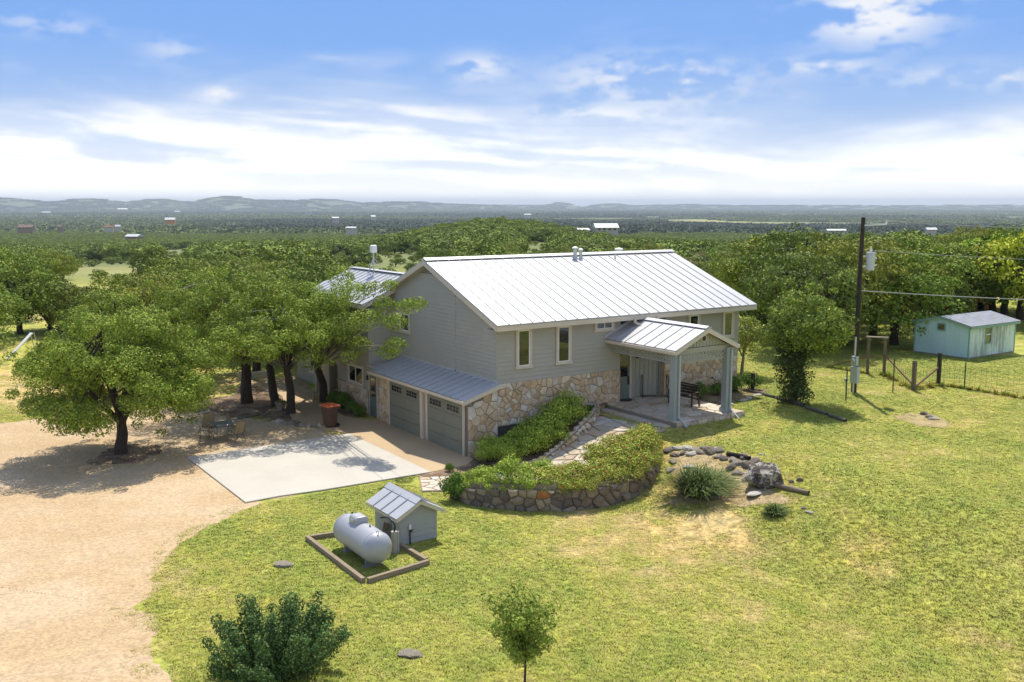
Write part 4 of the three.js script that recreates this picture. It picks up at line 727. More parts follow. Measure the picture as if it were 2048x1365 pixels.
function mergeWood(G) { const c = G.crown, w = G.trunk.index ? G.trunk.toNonIndexed() : G.trunk; const col = new Float32Array(w.attributes.position.count * 3); for (let i = 0; i < col.length; i += 3) { col[i] = 0.08; col[i + 1] = 0.065; col[i + 2] = 0.05; } const g = new THREE.BufferGeometry(); g.setAttribute('position', w.attributes.position); g.setAttribute('normal', w.attributes.normal); g.setAttribute('color', new THREE.BufferAttribute(col, 3)); return mergeGeometries([c, g]); }
scene.fog = new THREE.FogExp2(new THREE.Color().setRGB(0.80, 0.90, 1.0), 0.000072);
// ---------------------------------------------------------------- planting beds, path and walls in front of the house
const lift = (x, z, h = 0) => [x, E(x, z) + h, z];
// flagstone path from the slab corner up to the steps
{
  const mid = [[-5.2, 2.55], [-3.6, 3.3], [-1.6, 3.95], [0.4, 4.1], [2.4, 3.75], [4.2, 2.55], [5.35, 2.4]].map(q => new THREE.Vector2(...q)); const crv = new THREE.SplineCurve(mid);
  const half = (t) => lerp(0.95, 2.45, sstep(0.45, 1, t)); const N = 60, Lp = crv.getLength(); const P = [], I = [], U = [];
  const pos = (t, w) => { const c = crv.getPoint(clamp(t)), g = crv.getTangent(clamp(t)); return [c.x - g.y * w, c.y + g.x * w]; };
  for (let i = 0; i <= N; i++) for (let k = 0; k <= 4; k++) { const t = i / N, [x, z] = pos(t, (k / 2 - 1) * half(t)); P.push(x, E(x, z) + 0.03, z); U.push(x, z); }
  for (let i = 0; i < N; i++) for (let k = 0; k < 4; k++) { const a = i * 5 + k; I.push(a, a + 1, a + 5, a + 1, a + 6, a + 5); }
  const g = new THREE.BufferGeometry(); g.setAttribute('position', new THREE.Float32BufferAttribute(P, 3)); g.setAttribute('uv', new THREE.Float32BufferAttribute(U, 2)); g.setIndex(I); g.computeVertexNormals();
  const nn = g.attributes.normal; if (nn.getY(0) < 0) { const a = g.index.array; for (let i = 0; i < a.length; i += 3) { const s = a[i + 1]; a[i + 1] = a[i + 2]; a[i + 2] = s; } g.computeVertexNormals(); }
  const path = struct('stone_path', g, std([0.42, 0.34, 0.25], 0.95, { map: grainMap })); const R = rng(211);
  for (const c of mosaic(0, Lp, -1, 1, 0.40, 212, 1.5)) {
    let q = c.map(([u, v]) => { const [x, z] = pos(u / Lp, v * half(u / Lp)); return [x, -z]; }); q = inset(q, 0.025); if (!q || !(q = tidy(q))) continue;
    const cx = q.reduce((s, a) => s + a[0], 0) / q.length, cz = -q.reduce((s, a) => s + a[1], 0) / q.length; q = q.map(a => [a[0] - cx, a[1] + cz]);
    const m = part('flagstone', stoneGeo(q, 0.045, 0.014, R, 0.006), pick(flags, R), path); const gx = (E(cx + 0.3, cz) - E(cx - 0.3, cz)) / 0.6; m.rotation.set(-Math.PI / 2, -Math.atan(gx), 0, 'YXZ'); m.rotation.order = 'ZXY'; m.rotation.set(-Math.PI / 2, 0, Math.atan(gx)); m.position.set(cx, E(cx, cz) + 0.025, cz);
  }
}
// curved rubble retaining wall along the lawn
const wallLine = new THREE.CatmullRomCurve3([[-4.9, 4.4], [-4.95, 5.3], [-4.55, 6.3], [-3.7, 7.3], [-2.2, 8.3], [-0.5, 8.7], [1.1, 8.5], [2.5, 7.6], [3.6, 6.4], [4.3, 5.6]].map(([x, z]) => V3(x, 0, z)), false, 'centripetal');
const wallTop = (t) => lerp(0.40, 0.66, sstep(0.0, 0.25, t)) + 0.45 * sstep(0.45, 1, t) + 0.05 * (vnoise(t * 40, 3, 9) - 0.5);
const rubbleMortar = std([0.19, 0.155, 0.12], 0.95, { map: grainMap });
function wallThing(name, label, line, top, thick, size, seed, mats, mort, capMats, foot = -0.15) {
  const t = thing(name, label, 'wall'); const N = 64, P = [], I = []; const L = line.getLength();
  for (let i = 0; i <= N; i++) { const u = i / N, c = line.getPointAt(u), g = line.getTangentAt(u), nx = -g.z, nz = g.x; const y1 = top(u), y0 = E(c.x, c.z) + foot; for (const [w, y] of [[0, y0], [0, y1], [thick, y1], [thick, y0]]) P.push(c.x - nx * w * -1, y, c.z - nz * w * -1); }
  for (let i = 0; i < N; i++) for (let k = 0; k < 3; k++) { const a = i * 4 + k; I.push(a, a + 4, a + 1, a + 1, a + 4, a + 5); }
  I.push(0, 1, 2, 0, 2, 3, N * 4, N * 4 + 2, N * 4 + 1, N * 4, N * 4 + 3, N * 4 + 2);
  const g = new THREE.BufferGeometry(); g.setAttribute('position', new THREE.Float32BufferAttribute(P, 3)); g.setIndex(I); g.computeVertexNormals(); part('core', boxUV(g), mort, t);
  const R = rng(seed), v1 = 1.6;
  for (const c of mosaic(0, L, -0.1, v1, size, seed + 1, 1.35)) {
    const uc = c.reduce((s, q) => s + q[0], 0) / c.length, vc = c.reduce((s, q) => s + q[1], 0) / c.length, u = clamp(uc / L); const p = line.getPointAt(u), gr = E(p.x, p.z), h = top(u) - gr; 
    if (Math.min(...c.map(a => a[1])) > h - 0.1) continue; let q = c.map(a => [a[0] - uc, a[1]]); q = clipHalf(q, 0, 1, h); if (q.length < 3) continue; q = inset(q, 0.012); if (!q || !(q = tidy(q))) continue; const m = part('stone', stoneGeo(q, 0.04 + 0.09 * R(), 0.035, R, 0.05), pick(mats, R), t);
    const tg = line.getTangentAt(u); m.rotation.y = Math.atan2(-tg.z, tg.x) + Math.PI * 0; m.position.set(p.x, gr, p.z);
  }
  for (let s = 0; s < L;) { const l = 0.3 + 0.35 * R(), u = clamp((s + l / 2) / L), p = line.getPointAt(u), tg = line.getTangentAt(u), nx = -tg.z, nz = tg.x; const m = part('cap_stone', boxUV(new RoundedBoxGeometry(l * 0.97, 0.05 + 0.05 * R(), thick + 0.12, 1, 0.02)), pick(capMats, R), t); m.rotation.y = Math.atan2(-tg.z, tg.x) + (R() - 0.5) * 0.15; m.position.set(p.x + nx * thick * 0.45, top(u) + 0.01 + R() * 0.035, p.z + nz * thick * 0.45); s += l; }
  return t;
}
// the stones face outwards (away from the bed); run the line so that local +z looks at the lawn
const rusty = std([0.42, 0.17, 0.06], 0.9, { map: stoneTex, bumpMap: grainBump, bumpScale: 0.012 });
const retaining = wallThing('retaining_wall', 'curved dark rubble stone retaining wall in front of the flower bed', wallLine, wallTop, -0.3, 0.27, 231, [...rubble, ...rubble], rubbleMortar, [...rubble, rubble[6], rubble[3]]);
{ const st = retaining.children.filter(c => c.name === 'stone'); let best = st[0], bd = 1e9; for (const c of st) { c.geometry.computeBoundingBox(); const q = toPixel(c.geometry.boundingBox.getCenter(V3(0, 0, 0)).applyEuler(c.rotation).add(c.position)), d = (q[0] - 1087) ** 2 + (q[1] - 993) ** 2; if (d < bd) { bd = d; best = c; } } best.material = rusty; best.userData.label = 'rust orange stone'; }
// low edging wall between the path and the bed under the house
const edgeLine = new THREE.CatmullRomCurve3([[-1.2, 3.05], [0.2, 3.05], [1.8, 2.6], [3.4, 1.9], [4.7, 1.1], [5.4, 0.35]].map(([x, z]) => V3(x, 0, z)), false, 'centripetal');
wallThing('edging_wall', 'low pale rubble edging wall beside the flagstone path', edgeLine, (u) => { const p = edgeLine.getPointAt(u); return E(p.x, p.z) + 0.16 + 0.28 * sstep(0.15, 0.7, u); }, -0.2, 0.24, 241, [...limestones.slice(0, 4), ...flags], mortar, flags, -0.1);
// soil of the two beds
function soil(name, outline, h) { const g = new THREE.ShapeGeometry(new THREE.Shape(outline.map(([x, z]) => new THREE.Vector2(x, -z)))).rotateX(-Math.PI / 2); const p = g.attributes.position, uv = g.attributes.uv; for (let i = 0; i < p.count; i++) { uv.setXY(i, p.getX(i), p.getZ(i)); p.setY(i, h(p.getX(i), p.getZ(i))); } g.computeVertexNormals(); return struct(name, g, mulchMat); }
{
  const w = []; for (let i = 0; i <= 30; i++) { const p = wallLine.getPointAt(i / 30); w.push([p.x, p.z, wallTop(i / 30) - 0.06]); }
  const inner = [[4.6, 4.7], [3.6, 5.05], [2.2, 5.35], [0.4, 5.35], [-1.6, 5.05], [-3.4, 4.4]].map(([x, z]) => [x, z, E(x, z) + 0.06]);
  const all = [...w, ...inner]; const hAt = (x, z) => { let b = null, bd = 1e9; for (const q of all) { const d = (q[0] - x) ** 2 + (q[1] - z) ** 2; if (d < bd) { bd = d; b = q; } } return b[2]; };
  soil('bed_soil', all.map(q => [q[0], q[1]]), hAt);
  soil('bed_soil', [[-0.03, 0.12], [-1.5, 0.15], [-1.6, 1.0], [-1.4, 2.95], [0.2, 2.98], [1.8, 2.5], [3.4, 1.8], [4.7, 1.0], [5.4, 0.3], [6.1, 0.3], [6.1, 0.06], [0, 0.06]], (x, z) => E(x, z) + 0.10 + 0.24 * sstep(0, 4, x));
  drape('path_side_bed', ragged([[2.6, 1.9], [4.0, 1.3], [5.28, 0.2], [5.28, 1.9], [4.2, 2.4], [3.2, 2.7]], 0.25, 0.04, 436), 0.045, mulchMat);
  sheet('mulch_bed', ragged([[-4.7, 1.3], [-2.2, 1.1], [-1.62, 0.4], [-1.55, 1.9], [-3.0, 2.5], [-4.9, 2.1]], 0.25, 0.08, 433), 0.03, mulchMat);
  sheet('side_bed', ragged([[-2.5, -10.5], [-1.35, -10.3], [-1.35, -13.9], [-2.45, -13.5]], 0.3, 0.06, 434), 0.03, mulchMat);
  drape('porch_bed', ragged([[10.42, 0.1], [15.6, 0.1], [16.2, 1.2], [14.6, 1.9], [12.5, 2.3], [10.42, 2.9]], 0.3, 0.1, 435), 0.02, mulchMat);
  drape('rock_garden_soil', ragged(pxs([[1345, 908], [1390, 902], [1440, 908], [1495, 916], [1530, 940], [1570, 985], [1560, 1005], [1500, 1012], [1440, 1000], [1370, 1005], [1345, 985], [1340, 950]]), 0.12, 0.7, 437), 0.014, dirtMat);
  drape('bare_earth', ragged(pxs([[1785, 836], [1820, 826], [1870, 832], [1898, 846], [1885, 856], [1840, 852]]), 0.2, 0.2, 438), 0.014, dirtMat);
}
// ---------------------------------------------------------------- shrubs
function shrubGeo(o) { const R = rng(o.seed), L = new Leaves(o.pal), stems = []; const n = o.clumps; for (let i = 0; i < n; i++) { const a = R() * 6.28, rr = o.w * 0.5 * Math.sqrt(R()) * 0.75, y = o.h * (0.35 + 0.5 * R()) * (1 - 0.35 * (rr / (o.w * 0.5))); const c = V3(Math.cos(a) * rr, y, Math.sin(a) * rr); L.clump(c, o.cr * (0.7 + 0.6 * R()), o.leaves, o.len, R, { squash: 0.85, floor: 0.03, vary: 0.45, aspect: o.aspect ?? 0.5 }); stems.push(limb([V3(c.x * 0.1, -0.1, c.z * 0.1), V3(c.x * 0.6, c.y * 0.5, c.z * 0.6), c], 0.018, 0.006, 4)); } return { stem: merge(stems), foliage: L.geo() }; }
function placeShrub(name, label, group, G, pos, turn = 0, sc = 1) { const t = thing(name, label, 'shrub', pos, turn, group); if (Array.isArray(sc)) t.scale.set(...sc); else t.scale.setScalar(sc); part('stem', G.stem, bark, t).userData.kind = 'stuff'; part('foliage', G.foliage, leafMat, t); return t; }
const SAGE = [[0.277, 0.375, 0.044], [0.339, 0.431, 0.053], [0.216, 0.312, 0.04], [0.4, 0.463, 0.075]];
const REDDISH = [...SAGE, [0.30, 0.27, 0.045], [0.34, 0.12, 0.045]];
const sageA = shrubGeo({ seed: 301, w: 1.7, h: 0.95, clumps: 26, cr: 0.30, leaves: 130, len: 0.075, pal: REDDISH });
const sageB = shrubGeo({ seed: 302, w: 1.6, h: 1.1, clumps: 26, cr: 0.30, leaves: 130, len: 0.075, pal: SAGE });
const glossy = shrubGeo({ seed: 303, w: 1.2, h: 0.8, clumps: 16, cr: 0.28, leaves: 150, len: 0.085, pal: [[0.12, 0.20, 0.028], [0.17, 0.27, 0.035], [0.085, 0.155, 0.026]] });
{
  const R = rng(61); const bedA = [[-4.2, 5.2, 1, 0.9], [-3.5, 6.2, 1, 1.0], [-2.7, 6.9, 0, 1.0], [-1.6, 7.4, 0, 1.0], [-0.4, 7.7, 0, 1.05], [0.9, 7.6, 0, 1.1], [2.0, 6.9, 0, 1.15], [2.9, 6.2, 0, 1.1], [3.7, 5.5, 0, 1.0], [-1.9, 6.0, 1, 0.8], [0.8, 6.4, 0, 1.0], [2.1, 5.85, 0, 0.95], [3.1, 5.5, 0, 0.8]];
  const G = [sageA, sageB]; let first = [null, null];
  const lbl = ['low sage shrub with red flower tips in the bed behind the curved retaining wall', 'yellow green sage shrub in the bed behind the curved retaining wall'];
  for (const [x, z, k, s] of bedA) { let y = 0.1 + E(x, z); y = Math.max(y, lerp(y, 0.72 + 0.3 * sstep(0, 3, x), sstep(5.0, 6.6, z + 0.15 * Math.abs(x)))); const out = sstep(5.4, 6.8, z + 0.2 * Math.abs(x)) * 0.4; y -= out * 0.25; const sc = [s * 1.1, s * (0.6 + 0.35 * R()), s * 1.1]; if (!first[k]) { first[k] = placeShrub('sage_shrub', lbl[k], 'shrubs of the retaining wall bed', G[k], [x, y, z], R() * 6, sc); } else copyOf(first[k], [x, y, z], R() * 6.28, sc); }
  for (let i = 0; i < 17; i++) { const u = 0.04 + 0.93 * i / 16, p = wallLine.getPointAt(u), tg = wallLine.getTangentAt(u); const x = p.x + tg.z * (0.28 + 0.1 * R()), z = p.z - tg.x * (0.28 + 0.1 * R()), s = 0.55 + 0.25 * R(); copyOf(first[u < 0.35 ? 1 : 0], [x, wallTop(u) - 0.2, z], R() * 6.28, [s, s * 0.85, s]); }
  const bedB = [[-0.9, 0.9, 1.0], [0.3, 1.2, 1.15], [1.3, 1.2, 1.35], [2.4, 1.1, 1.4], [3.3, 0.85, 1.3], [0.5, 2.2, 1.15], [1.6, 2.0, 1.1], [-0.8, 2.2, 1.05], [-1.3, 1.5, 0.8]];
  let f = null; for (const [x, z, s] of bedB) { const y = E(x, z) + 0.1 + 0.22 * sstep(0, 4, x), sc = [s, s * (0.85 + 0.35 * R()), s]; if (!f) f = placeShrub('sage_shrub', 'tall sage shrub against the stone front of the house', 'shrubs of the bed under the house', sageB, [x, y, z], 0, sc); else copyOf(f, [x, y, z], R() * 6.28, sc); }
  const g0 = placeShrub('glossy_shrub', 'small bright green glossy shrub at the low end of the retaining wall', null, glossy, lift(-5.0, 5.0), 0.3, [0.95, 1.25, 0.95]);
  copyOf(g0, lift(4.9, 0.55, 0.1), 1.2, [0.8, 0.55, 0.7], 'low dark shrub in the bed corner beside the porch steps'); 
  copyOf(g0, lift(-3.3, 1.55, 0), 2.2, [0.35, 0.45, 0.35], 'tiny dark shrub in the mulch beside the garage apron');
  const bw = [[-1.95, -10.0, 0.6, 0.7], [-1.9, -11.0, 0.65, 0.8], [-1.9, -12.1, 0.75, 1.1], [-1.95, -13.2, 0.8, 1.0]]; bw.forEach(([x, z, s, h]) => copyOf(g0, lift(x, z, 0.02), R() * 6, [s, h, s], 'dark shrub against the stone wall under the side window', 'shrubs beside the rear wing'));
  [[11.4, 0.9, 0.9], [12.8, 0.8, 0.7], [14.2, 0.7, 0.85], [15.4, 0.7, 1.0]].forEach(([x, z, s]) => copyOf(g0, lift(x, z, 0.02), R() * 6, [s, s * 1.1, s], 'green shrub along the stone wall beyond the porch', 'shrubs beyond the porch'));
}
// dark evergreen bush and young tree near the camera
{
  const p = at(552, 1352); const R = rng(83);
  const L = new Leaves([[0.06, 0.12, 0.036], [0.085, 0.155, 0.042], [0.045, 0.095, 0.032], [0.14, 0.21, 0.055]]), stems = [];
  for (let i = 0; i < 54; i++) { const a = R() * 6.28, sp = 0.15 + 1.5 * Math.sqrt(R()), h = (1.95 - 0.34 * sp * sp) * (0.62 + 0.5 * R()), tip = V3(Math.cos(a) * sp, h, Math.sin(a) * sp), base = V3(tip.x * 0.12, 0, tip.z * 0.12), mid = V3(tip.x * 0.72, h * 0.48, tip.z * 0.72); stems.push(limb([base, mid, tip], 0.022, 0.005, 4)); for (let k = 0; k < 9; k++) { const t = 0.12 + 0.88 * k / 8, c = t < 0.5 ? base.clone().lerp(mid, t * 2) : mid.clone().lerp(tip, t * 2 - 1); L.clump(c, 0.30 - 0.17 * t, 62, 0.07, R, { squash: 1.0, vary: 0.35, aspect: 0.55, floor: 0.05 }); } }
  placeShrub('evergreen_bush', 'large dark evergreen bush with upright shoots on the lawn near the drive', null, { stem: merge(stems), foliage: L.geo() }, [p.x, p.y, p.z]);
  const q = at(1049, 1378), L2 = new Leaves([[0.18, 0.26, 0.035], [0.23, 0.30, 0.045], [0.13, 0.20, 0.03], [0.28, 0.30, 0.055]]), tw = [];
  const tr = limb([V3(0, -0.1, 0), V3(0.02, 0.9, 0), V3(-0.06, 1.5, 0.03), V3(-0.1, 2.1, 0)], 0.035, 0.006, 7);
  for (let i = 0; i < 26; i++) { const y = 0.62 + 1.15 * i / 26, a = i * 2.4 + R(), len = (0.38 + 0.5 * R()) * (1.15 - 0.5 * Math.abs(y - 1.4)), s = V3(-0.02 - 0.03 * y, y, 0), e = V3(s.x + Math.cos(a) * len, y + 0.35 * len + 0.22, s.z + Math.sin(a) * len); tw.push(limb([s, s.clone().lerp(e, 0.5).add(V3(0, -0.03, 0)), e], 0.010, 0.003, 4)); for (let k = 1; k < 6; k++) L2.clump(s.clone().lerp(e, k / 5), 0.17, 46, 0.08, R, { squash: 0.9, vary: 0.3, aspect: 0.5 }); }
  const t = thing('sapling', 'slender young tree with a thin dark trunk on the open lawn', 'tree', [q.x, q.y, q.z]); part('trunk', tr, bark, t); part('limb', merge(tw), bark, t).userData.kind = 'stuff'; part('crown', L2.geo(), leafMat, t);
}
// spiky clumps
function spikyGeo(n, len, seed) { const R = rng(seed), P = [], Cc = [], I = []; for (let i = 0; i < n; i++) { const a = R() * 6.28, out = Math.pow(R(), 0.7), l = len * (0.7 + 0.5 * R()), w = 0.018 + 0.01 * R(), rise = l * (0.95 - 0.55 * out), reach = l * (0.25 + 0.75 * out); const bx0 = (R() - 0.5) * len * 0.55, bz0 = (R() - 0.5) * len * 0.55, ca = Math.cos(a), sa = Math.sin(a), k0 = P.length / 3; const c0 = pick([[0.09, 0.14, 0.035], [0.12, 0.175, 0.042], [0.07, 0.11, 0.032], [0.20, 0.22, 0.08]], R); for (let s = 0; s <= 4; s++) { const t = s / 4, r = reach * t, y = rise * (1.55 * t - 0.95 * t * t) * (1) - 0.02, ww = w * (1 - t * 0.9); P.push(bx0 + ca * r - sa * ww, y, bz0 + sa * r + ca * ww, bx0 + ca * r + sa * ww, y + 0.004, bz0 + sa * r - ca * ww); Cc.push(...c0, ...c0); } for (let s = 0; s < 4; s++) { const b = k0 + s * 2; I.push(b, b + 2, b + 1, b + 1, b + 2, b + 3); } } const g = new THREE.BufferGeometry(); g.setAttribute('position', new THREE.Float32BufferAttribute(P, 3)); g.setAttribute('color', new THREE.Float32BufferAttribute(Cc, 3)); g.setIndex(I); g.computeVertexNormals(); return g; }
const bladeMat = new THREE.MeshPhysicalMaterial({ vertexColors: true, roughness: 0.85, specularIntensity: 0.2, transmission: 0.1, thickness: 0, side: THREE.DoubleSide });
{
  const p = at(1398, 990), m = solo('spiky_plant', spikyGeo(1300, 1.65, 401), bladeMat, 'wide clump of arching strap leaves beside the end of the retaining wall', 'plant'); m.position.set(p.x, p.y, p.z);
  const q = at(1549, 1028), m2 = solo('spiky_plant', spikyGeo(420, 0.55, 402), bladeMat, 'small round clump of spiky leaves alone on the dry lawn', 'plant'); m2.position.set(q.x, q.y, q.z);
}
// ---------------------------------------------------------------- rocks
function rockGeo(seed, sx, sy, sz, rough = 0.35, detail = 3) { const g = new THREE.IcosahedronGeometry(1, detail), p = g.attributes.position, v = V3(0, 0, 0), R = rng(seed), o = R() * 50; const planes = []; for (let i = 0; i < 9; i++) planes.push([V3(R() - 0.5, R() - 0.4, R() - 0.5).normalize(), 0.62 + 0.25 * R()]); for (let i = 0; i < p.count; i++) { v.fromBufferAttribute(p, i).normalize(); let r = 1 + rough * (fbm(v.x * 1.6 + o, v.y * 1.6 + v.z * 1.9 + o, 4, 7) - 0.5) * 2; for (const [n, d] of planes) { const k = v.dot(n); if (k > 0.05) r = Math.min(r, d / k + 0.06 * vnoise(v.x * 6 + o, v.z * 6 + v.y * 5, 3)); } p.setXYZ(i, v.x * r * sx, Math.max(-0.5, v.y * r) * sy, v.z * r * sz); } g.computeVertexNormals(); return boxUV(g); }
const rockDark = std([0.24, 0.20, 0.155], 0.95, { map: stoneTex, bumpMap: grainBump, bumpScale: 0.03 }), rockGrey = std([0.38, 0.325, 0.255], 0.95, { map: stoneTex, bumpMap: grainBump, bumpScale: 0.03 }), rockPale = std([0.58, 0.53, 0.45], 0.9, { map: stoneTex, bumpMap: grainBump, bumpScale: 0.02 });
const rockShapes = [1, 2, 3, 4].map(s => rockGeo(500 + s, 1, 0.75, 0.8, 0.3, 2));
function rock(px, py, s, mat, k, label, group, sc = [1, 1, 1]) { const p = at(px, py), m = solo('rock', rockShapes[k % 4], mat, label, 'rock', group); m.position.set(p.x, p.y + 0.12 * s, p.z); s *= 0.72; m.scale.set(s * sc[0], s * sc[1], s * sc[2]); m.rotation.y = px * 1.7; return m; }
{
  const b = at(1530, 968), m = solo('boulder', rockGeo(514, 0.86, 0.72, 0.66, 0.8, 5), std([0.9, 0.9, 0.9], 0.95, { map: tex(256, (x, y) => { const a = fbm(x * 5, y * 5, 5, 541, 5), b = fbm(x * 22, y * 22, 3, 543, 22); const k = sstep(0.44, 0.58, a * 0.6 + b * 0.4); return mix3([0.10, 0.085, 0.07], [0.46, 0.41, 0.33], k); }, 1.3), bumpMap: grainBump, bumpScale: 0.06 }), 'large weathered grey boulder with dark hollows beside the fallen beam', 'rock'); m.position.set(b.x, b.y + 0.22, b.z); m.rotation.y = 0.6;
  [[1462, 938, 0.4], [1478, 930, 0.34], [1500, 935, 0.45], [1476, 950, 0.3], [1555, 955, 0.3]].forEach(([a, b, s], i) => rock(a, b, s, i % 2 ? rockGrey : rockDark, i, 'jagged ledge stone heaped around the large boulder', 'stones heaped around the boulder', [1.2, 0.9, 0.8]));
  rock(1420, 905, 0.42, rockDark, 1, 'dark lichened rock at the top of the rock garden', null, [1.3, 1.1, 1]); rock(1448, 920, 0.3, rockDark, 2, 'small dark rock below the log edge in the rock garden');
  rock(1490, 962, 0.24, rockPale, 3, 'round pale stone wedged beside the large boulder'); rock(1510, 990, 0.5, rockPale, 0, 'flat cream slab lying under the large boulder', null, [1.3, 0.25, 0.9]); rock(1380, 935, 0.3, rockPale, 1, 'white round stone behind the wide strap leaf clump', null, [1.2, 0.4, 1]);
  rock(1583, 965, 0.17, rockDark, 2, 'pair of small dark stones on the lawn beyond the boulder', 'dark stones beyond the boulder'); rock(1600, 962, 0.2, rockDark, 3, 'pair of small dark stones on the lawn beyond the boulder', 'dark stones beyond the boulder');
  rock(1620, 1026, 0.18, rockPale, 0, 'small white stone on the dry lawn past the little spiky plant', null, [1.3, 0.5, 1]); rock(1607, 1018, 0.14, rockGrey, 1, 'small grey stone next to the white one past the little spiky plant');
  rock(1848, 830, 0.3, rockDark, 2, 'dark rock on the bare earth patch in the lawn', null); rock(1858, 836, 0.3, rockGrey, 1, 'grey rock in the middle of the row on the bare earth patch'); rock(1868, 840, 0.3, rockPale, 0, 'pale flat rock on the bare earth patch in the lawn', null, [1.3, 0.6, 0.8]);
  rock(565, 1133, 0.42, rockGrey, 1, 'low grey rock sunk in the lawn left of the gas tank', null, [1.1, 0.42, 0.9]); rock(822, 1312, 0.42, rockGrey, 3, 'low grey rock sunk in the lawn near the dark evergreen bush', null, [1.1, 0.38, 0.9]);
  rock(1524, 910, 0.16, rockPale, 2, 'small pale stone on the grass above the boulder', null, [1.4, 0.4, 0.8]);
  // ledge stones along the top of the rock garden
  const R = rng(71); for (const [px, py, s] of [[1338, 903, 0.4], [1356, 899, 0.36], [1374, 899, 0.4], [1392, 902, 0.38], [1409, 898, 0.3], [1440, 903, 0.4], [1428, 900, 0.3], [1488, 916, 0.4], [1512, 924, 0.4], [1350, 912, 0.34], [1366, 908, 0.3], [1384, 910, 0.36], [1402, 908, 0.3], [1436, 915, 0.3], [1466, 922, 0.36], [1346, 925, 0.3], [1340, 942, 0.34]]) rock(px, py, s, pick([rockGrey, rockPale, rockDark], R), Math.floor(R() * 4), 'rough ledge stone in the row along the top of the rock garden', 'ledge stones of the rock garden', [1.2, 0.6, 0.8]);
  const lg = (name, pa, pb, r, label, mat) => { const A = at(...pa), B = at(...pb); A.y += r * 0.8; B.y += r * 0.8; const m = solo(name, limb([A, A.clone().lerp(B, 0.5).add(V3(0, 0.01, 0.03)), B], r, r * 0.85, 8), mat, label, 'log'); return m; };
  const grayWood = std([0.17, 0.145, 0.12], 0.95, { map: woodMap }), blackWood = std([0.035, 0.028, 0.022], 0.95, { map: woodMap });
  lg('log', [1455, 912], [1500, 921], 0.1, 'charred black log lying at the top of the rock garden', blackWood); lg('beam', [1545, 974], [1618, 990], 0.09, 'weathered grey beam on the grass beside the boulder', std([0.30, 0.24, 0.17], 0.95, { map: woodMap }));
  for (const [a, b, l] of [[[1500, 785], [1550, 797], 'dark edging log running from the house corner toward the vine covered tree'], [[1552, 798], [1608, 815], 'dark edging log at the foot of the vine covered tree'], [[1612, 818], [1655, 832], 'grey edging log in the grass past the vine covered tree'], [[1658, 834], [1692, 845], 'bleached edging log at the end of the line past the vine covered tree']]) lg('log', a, b, 0.085, l, grayWood);
  // rocks edging the oak bed
  const edge = [[380, 823], [392, 825], [404, 828], [416, 826], [428, 831], [462, 835], [480, 838], [490, 836], [500, 834], [512, 832], [524, 836], [536, 842], [546, 846], [558, 846], [570, 850], [582, 850], [594, 852], [606, 853], [618, 854], [630, 855], [640, 853]];
  edge.forEach(([px, py], i) => rock(px, py, 0.18 + 0.2 * R(), pick([rockDark, rockGrey, rockDark, rockPale], R), i, 'rough rock in the border around the oak bed', 'rocks bordering the oak bed', [1.2, 0.7 + 0.4 * R(), 0.9]));
  [[12.9, 2.5], [13.6, 2.2], [11.6, 2.75], [14.5, 2.0], [10.9, 2.95]].forEach(([x, z], i) => { const m = solo('rock', rockShapes[i % 4], rockPale, 'pale flat stone edging the bed beyond the porch', 'rock', 'stones edging the bed beyond the porch'); m.position.set(x, E(x, z) + 0.03, z); m.scale.set(0.32, 0.12, 0.2); m.rotation.y = i; });
}
// ---------------------------------------------------------------- propane tank, well house, timbers
const silver = std([0.43, 0.435, 0.46], 0.42, { metalness: 0.15, map: paintMap, bumpMap: grainBump, bumpScale: 0.0015 });
{
  const t = thing('propane_tank', 'silver horizontal propane tank on legs inside a timber frame', 'gas tank', [-10.42, -0.12, 8.4]);
  const r = 0.485, hl = 1.02; const prof = []; for (let i = 0; i <= 14; i++) { const a = i / 14 * Math.PI / 2; prof.push(new THREE.Vector2(Math.max(0.001, r * Math.sin(a)), -hl - r * 0.82 * Math.cos(a))); } for (let i = 0; i <= 14; i++) { const a = i / 14 * Math.PI / 2; prof.push(new THREE.Vector2(Math.max(0.001, r * Math.cos(a)), hl + r * 0.82 * Math.sin(a))); }
  part('shell', new THREE.LatheGeometry(prof, 40).rotateX(Math.PI / 2).translate(0, r + 0.16, 0), silver, t);
  for (const z of [-hl, hl]) part('weld_seam', new THREE.TorusGeometry(r + 0.001, 0.006, 6, 40).translate(0, r + 0.16, z), silver, t);
  const lid = part('valve_hood', (() => { const s = new THREE.Shape(); s.moveTo(-0.2, 0); s.lineTo(0.2, 0); s.lineTo(0.2, 0.16); s.quadraticCurveTo(0.18, 0.23, 0.1, 0.24); s.lineTo(-0.1, 0.24); s.quadraticCurveTo(-0.18, 0.23, -0.2, 0.16); s.closePath(); return new THREE.ExtrudeGeometry(s, { depth: 0.44, bevelEnabled: true, bevelSize: 0.02, bevelThickness: 0.02, bevelSegments: 2 }).translate(0, 2 * r + 0.09, -0.42); })(), silver, t);
  part('nameplate', bx(0.012, 0.10, 0.2, -0.23, 2 * r + 0.2, -0.2), M.metal, lid);
  for (const z of [-0.75, 0.75]) part('leg', merge([bx(0.5, 0.24, 0.09, 0, 0.1, z), bx(0.62, 0.06, 0.2, 0, 0.0, z)]), std([0.25, 0.25, 0.26], 0.8), t);
  part('gauge', cyl(0.03, 0.03, 0.16, 8).translate(0.02, 2 * r + 0.14, -0.72), M.iron, t); part('relief_valve', cyl(0.025, 0.02, 0.08, 8).translate(0.05, 2 * r + 0.15, 0.5), M.iron, t);
  for (const z of [-1.12, 1.12]) part('lifting_lug', new THREE.TorusGeometry(0.06, 0.013, 6, 14).rotateY(Math.PI / 2).translate(0, 2 * r + 0.165, z), silver, t);
}
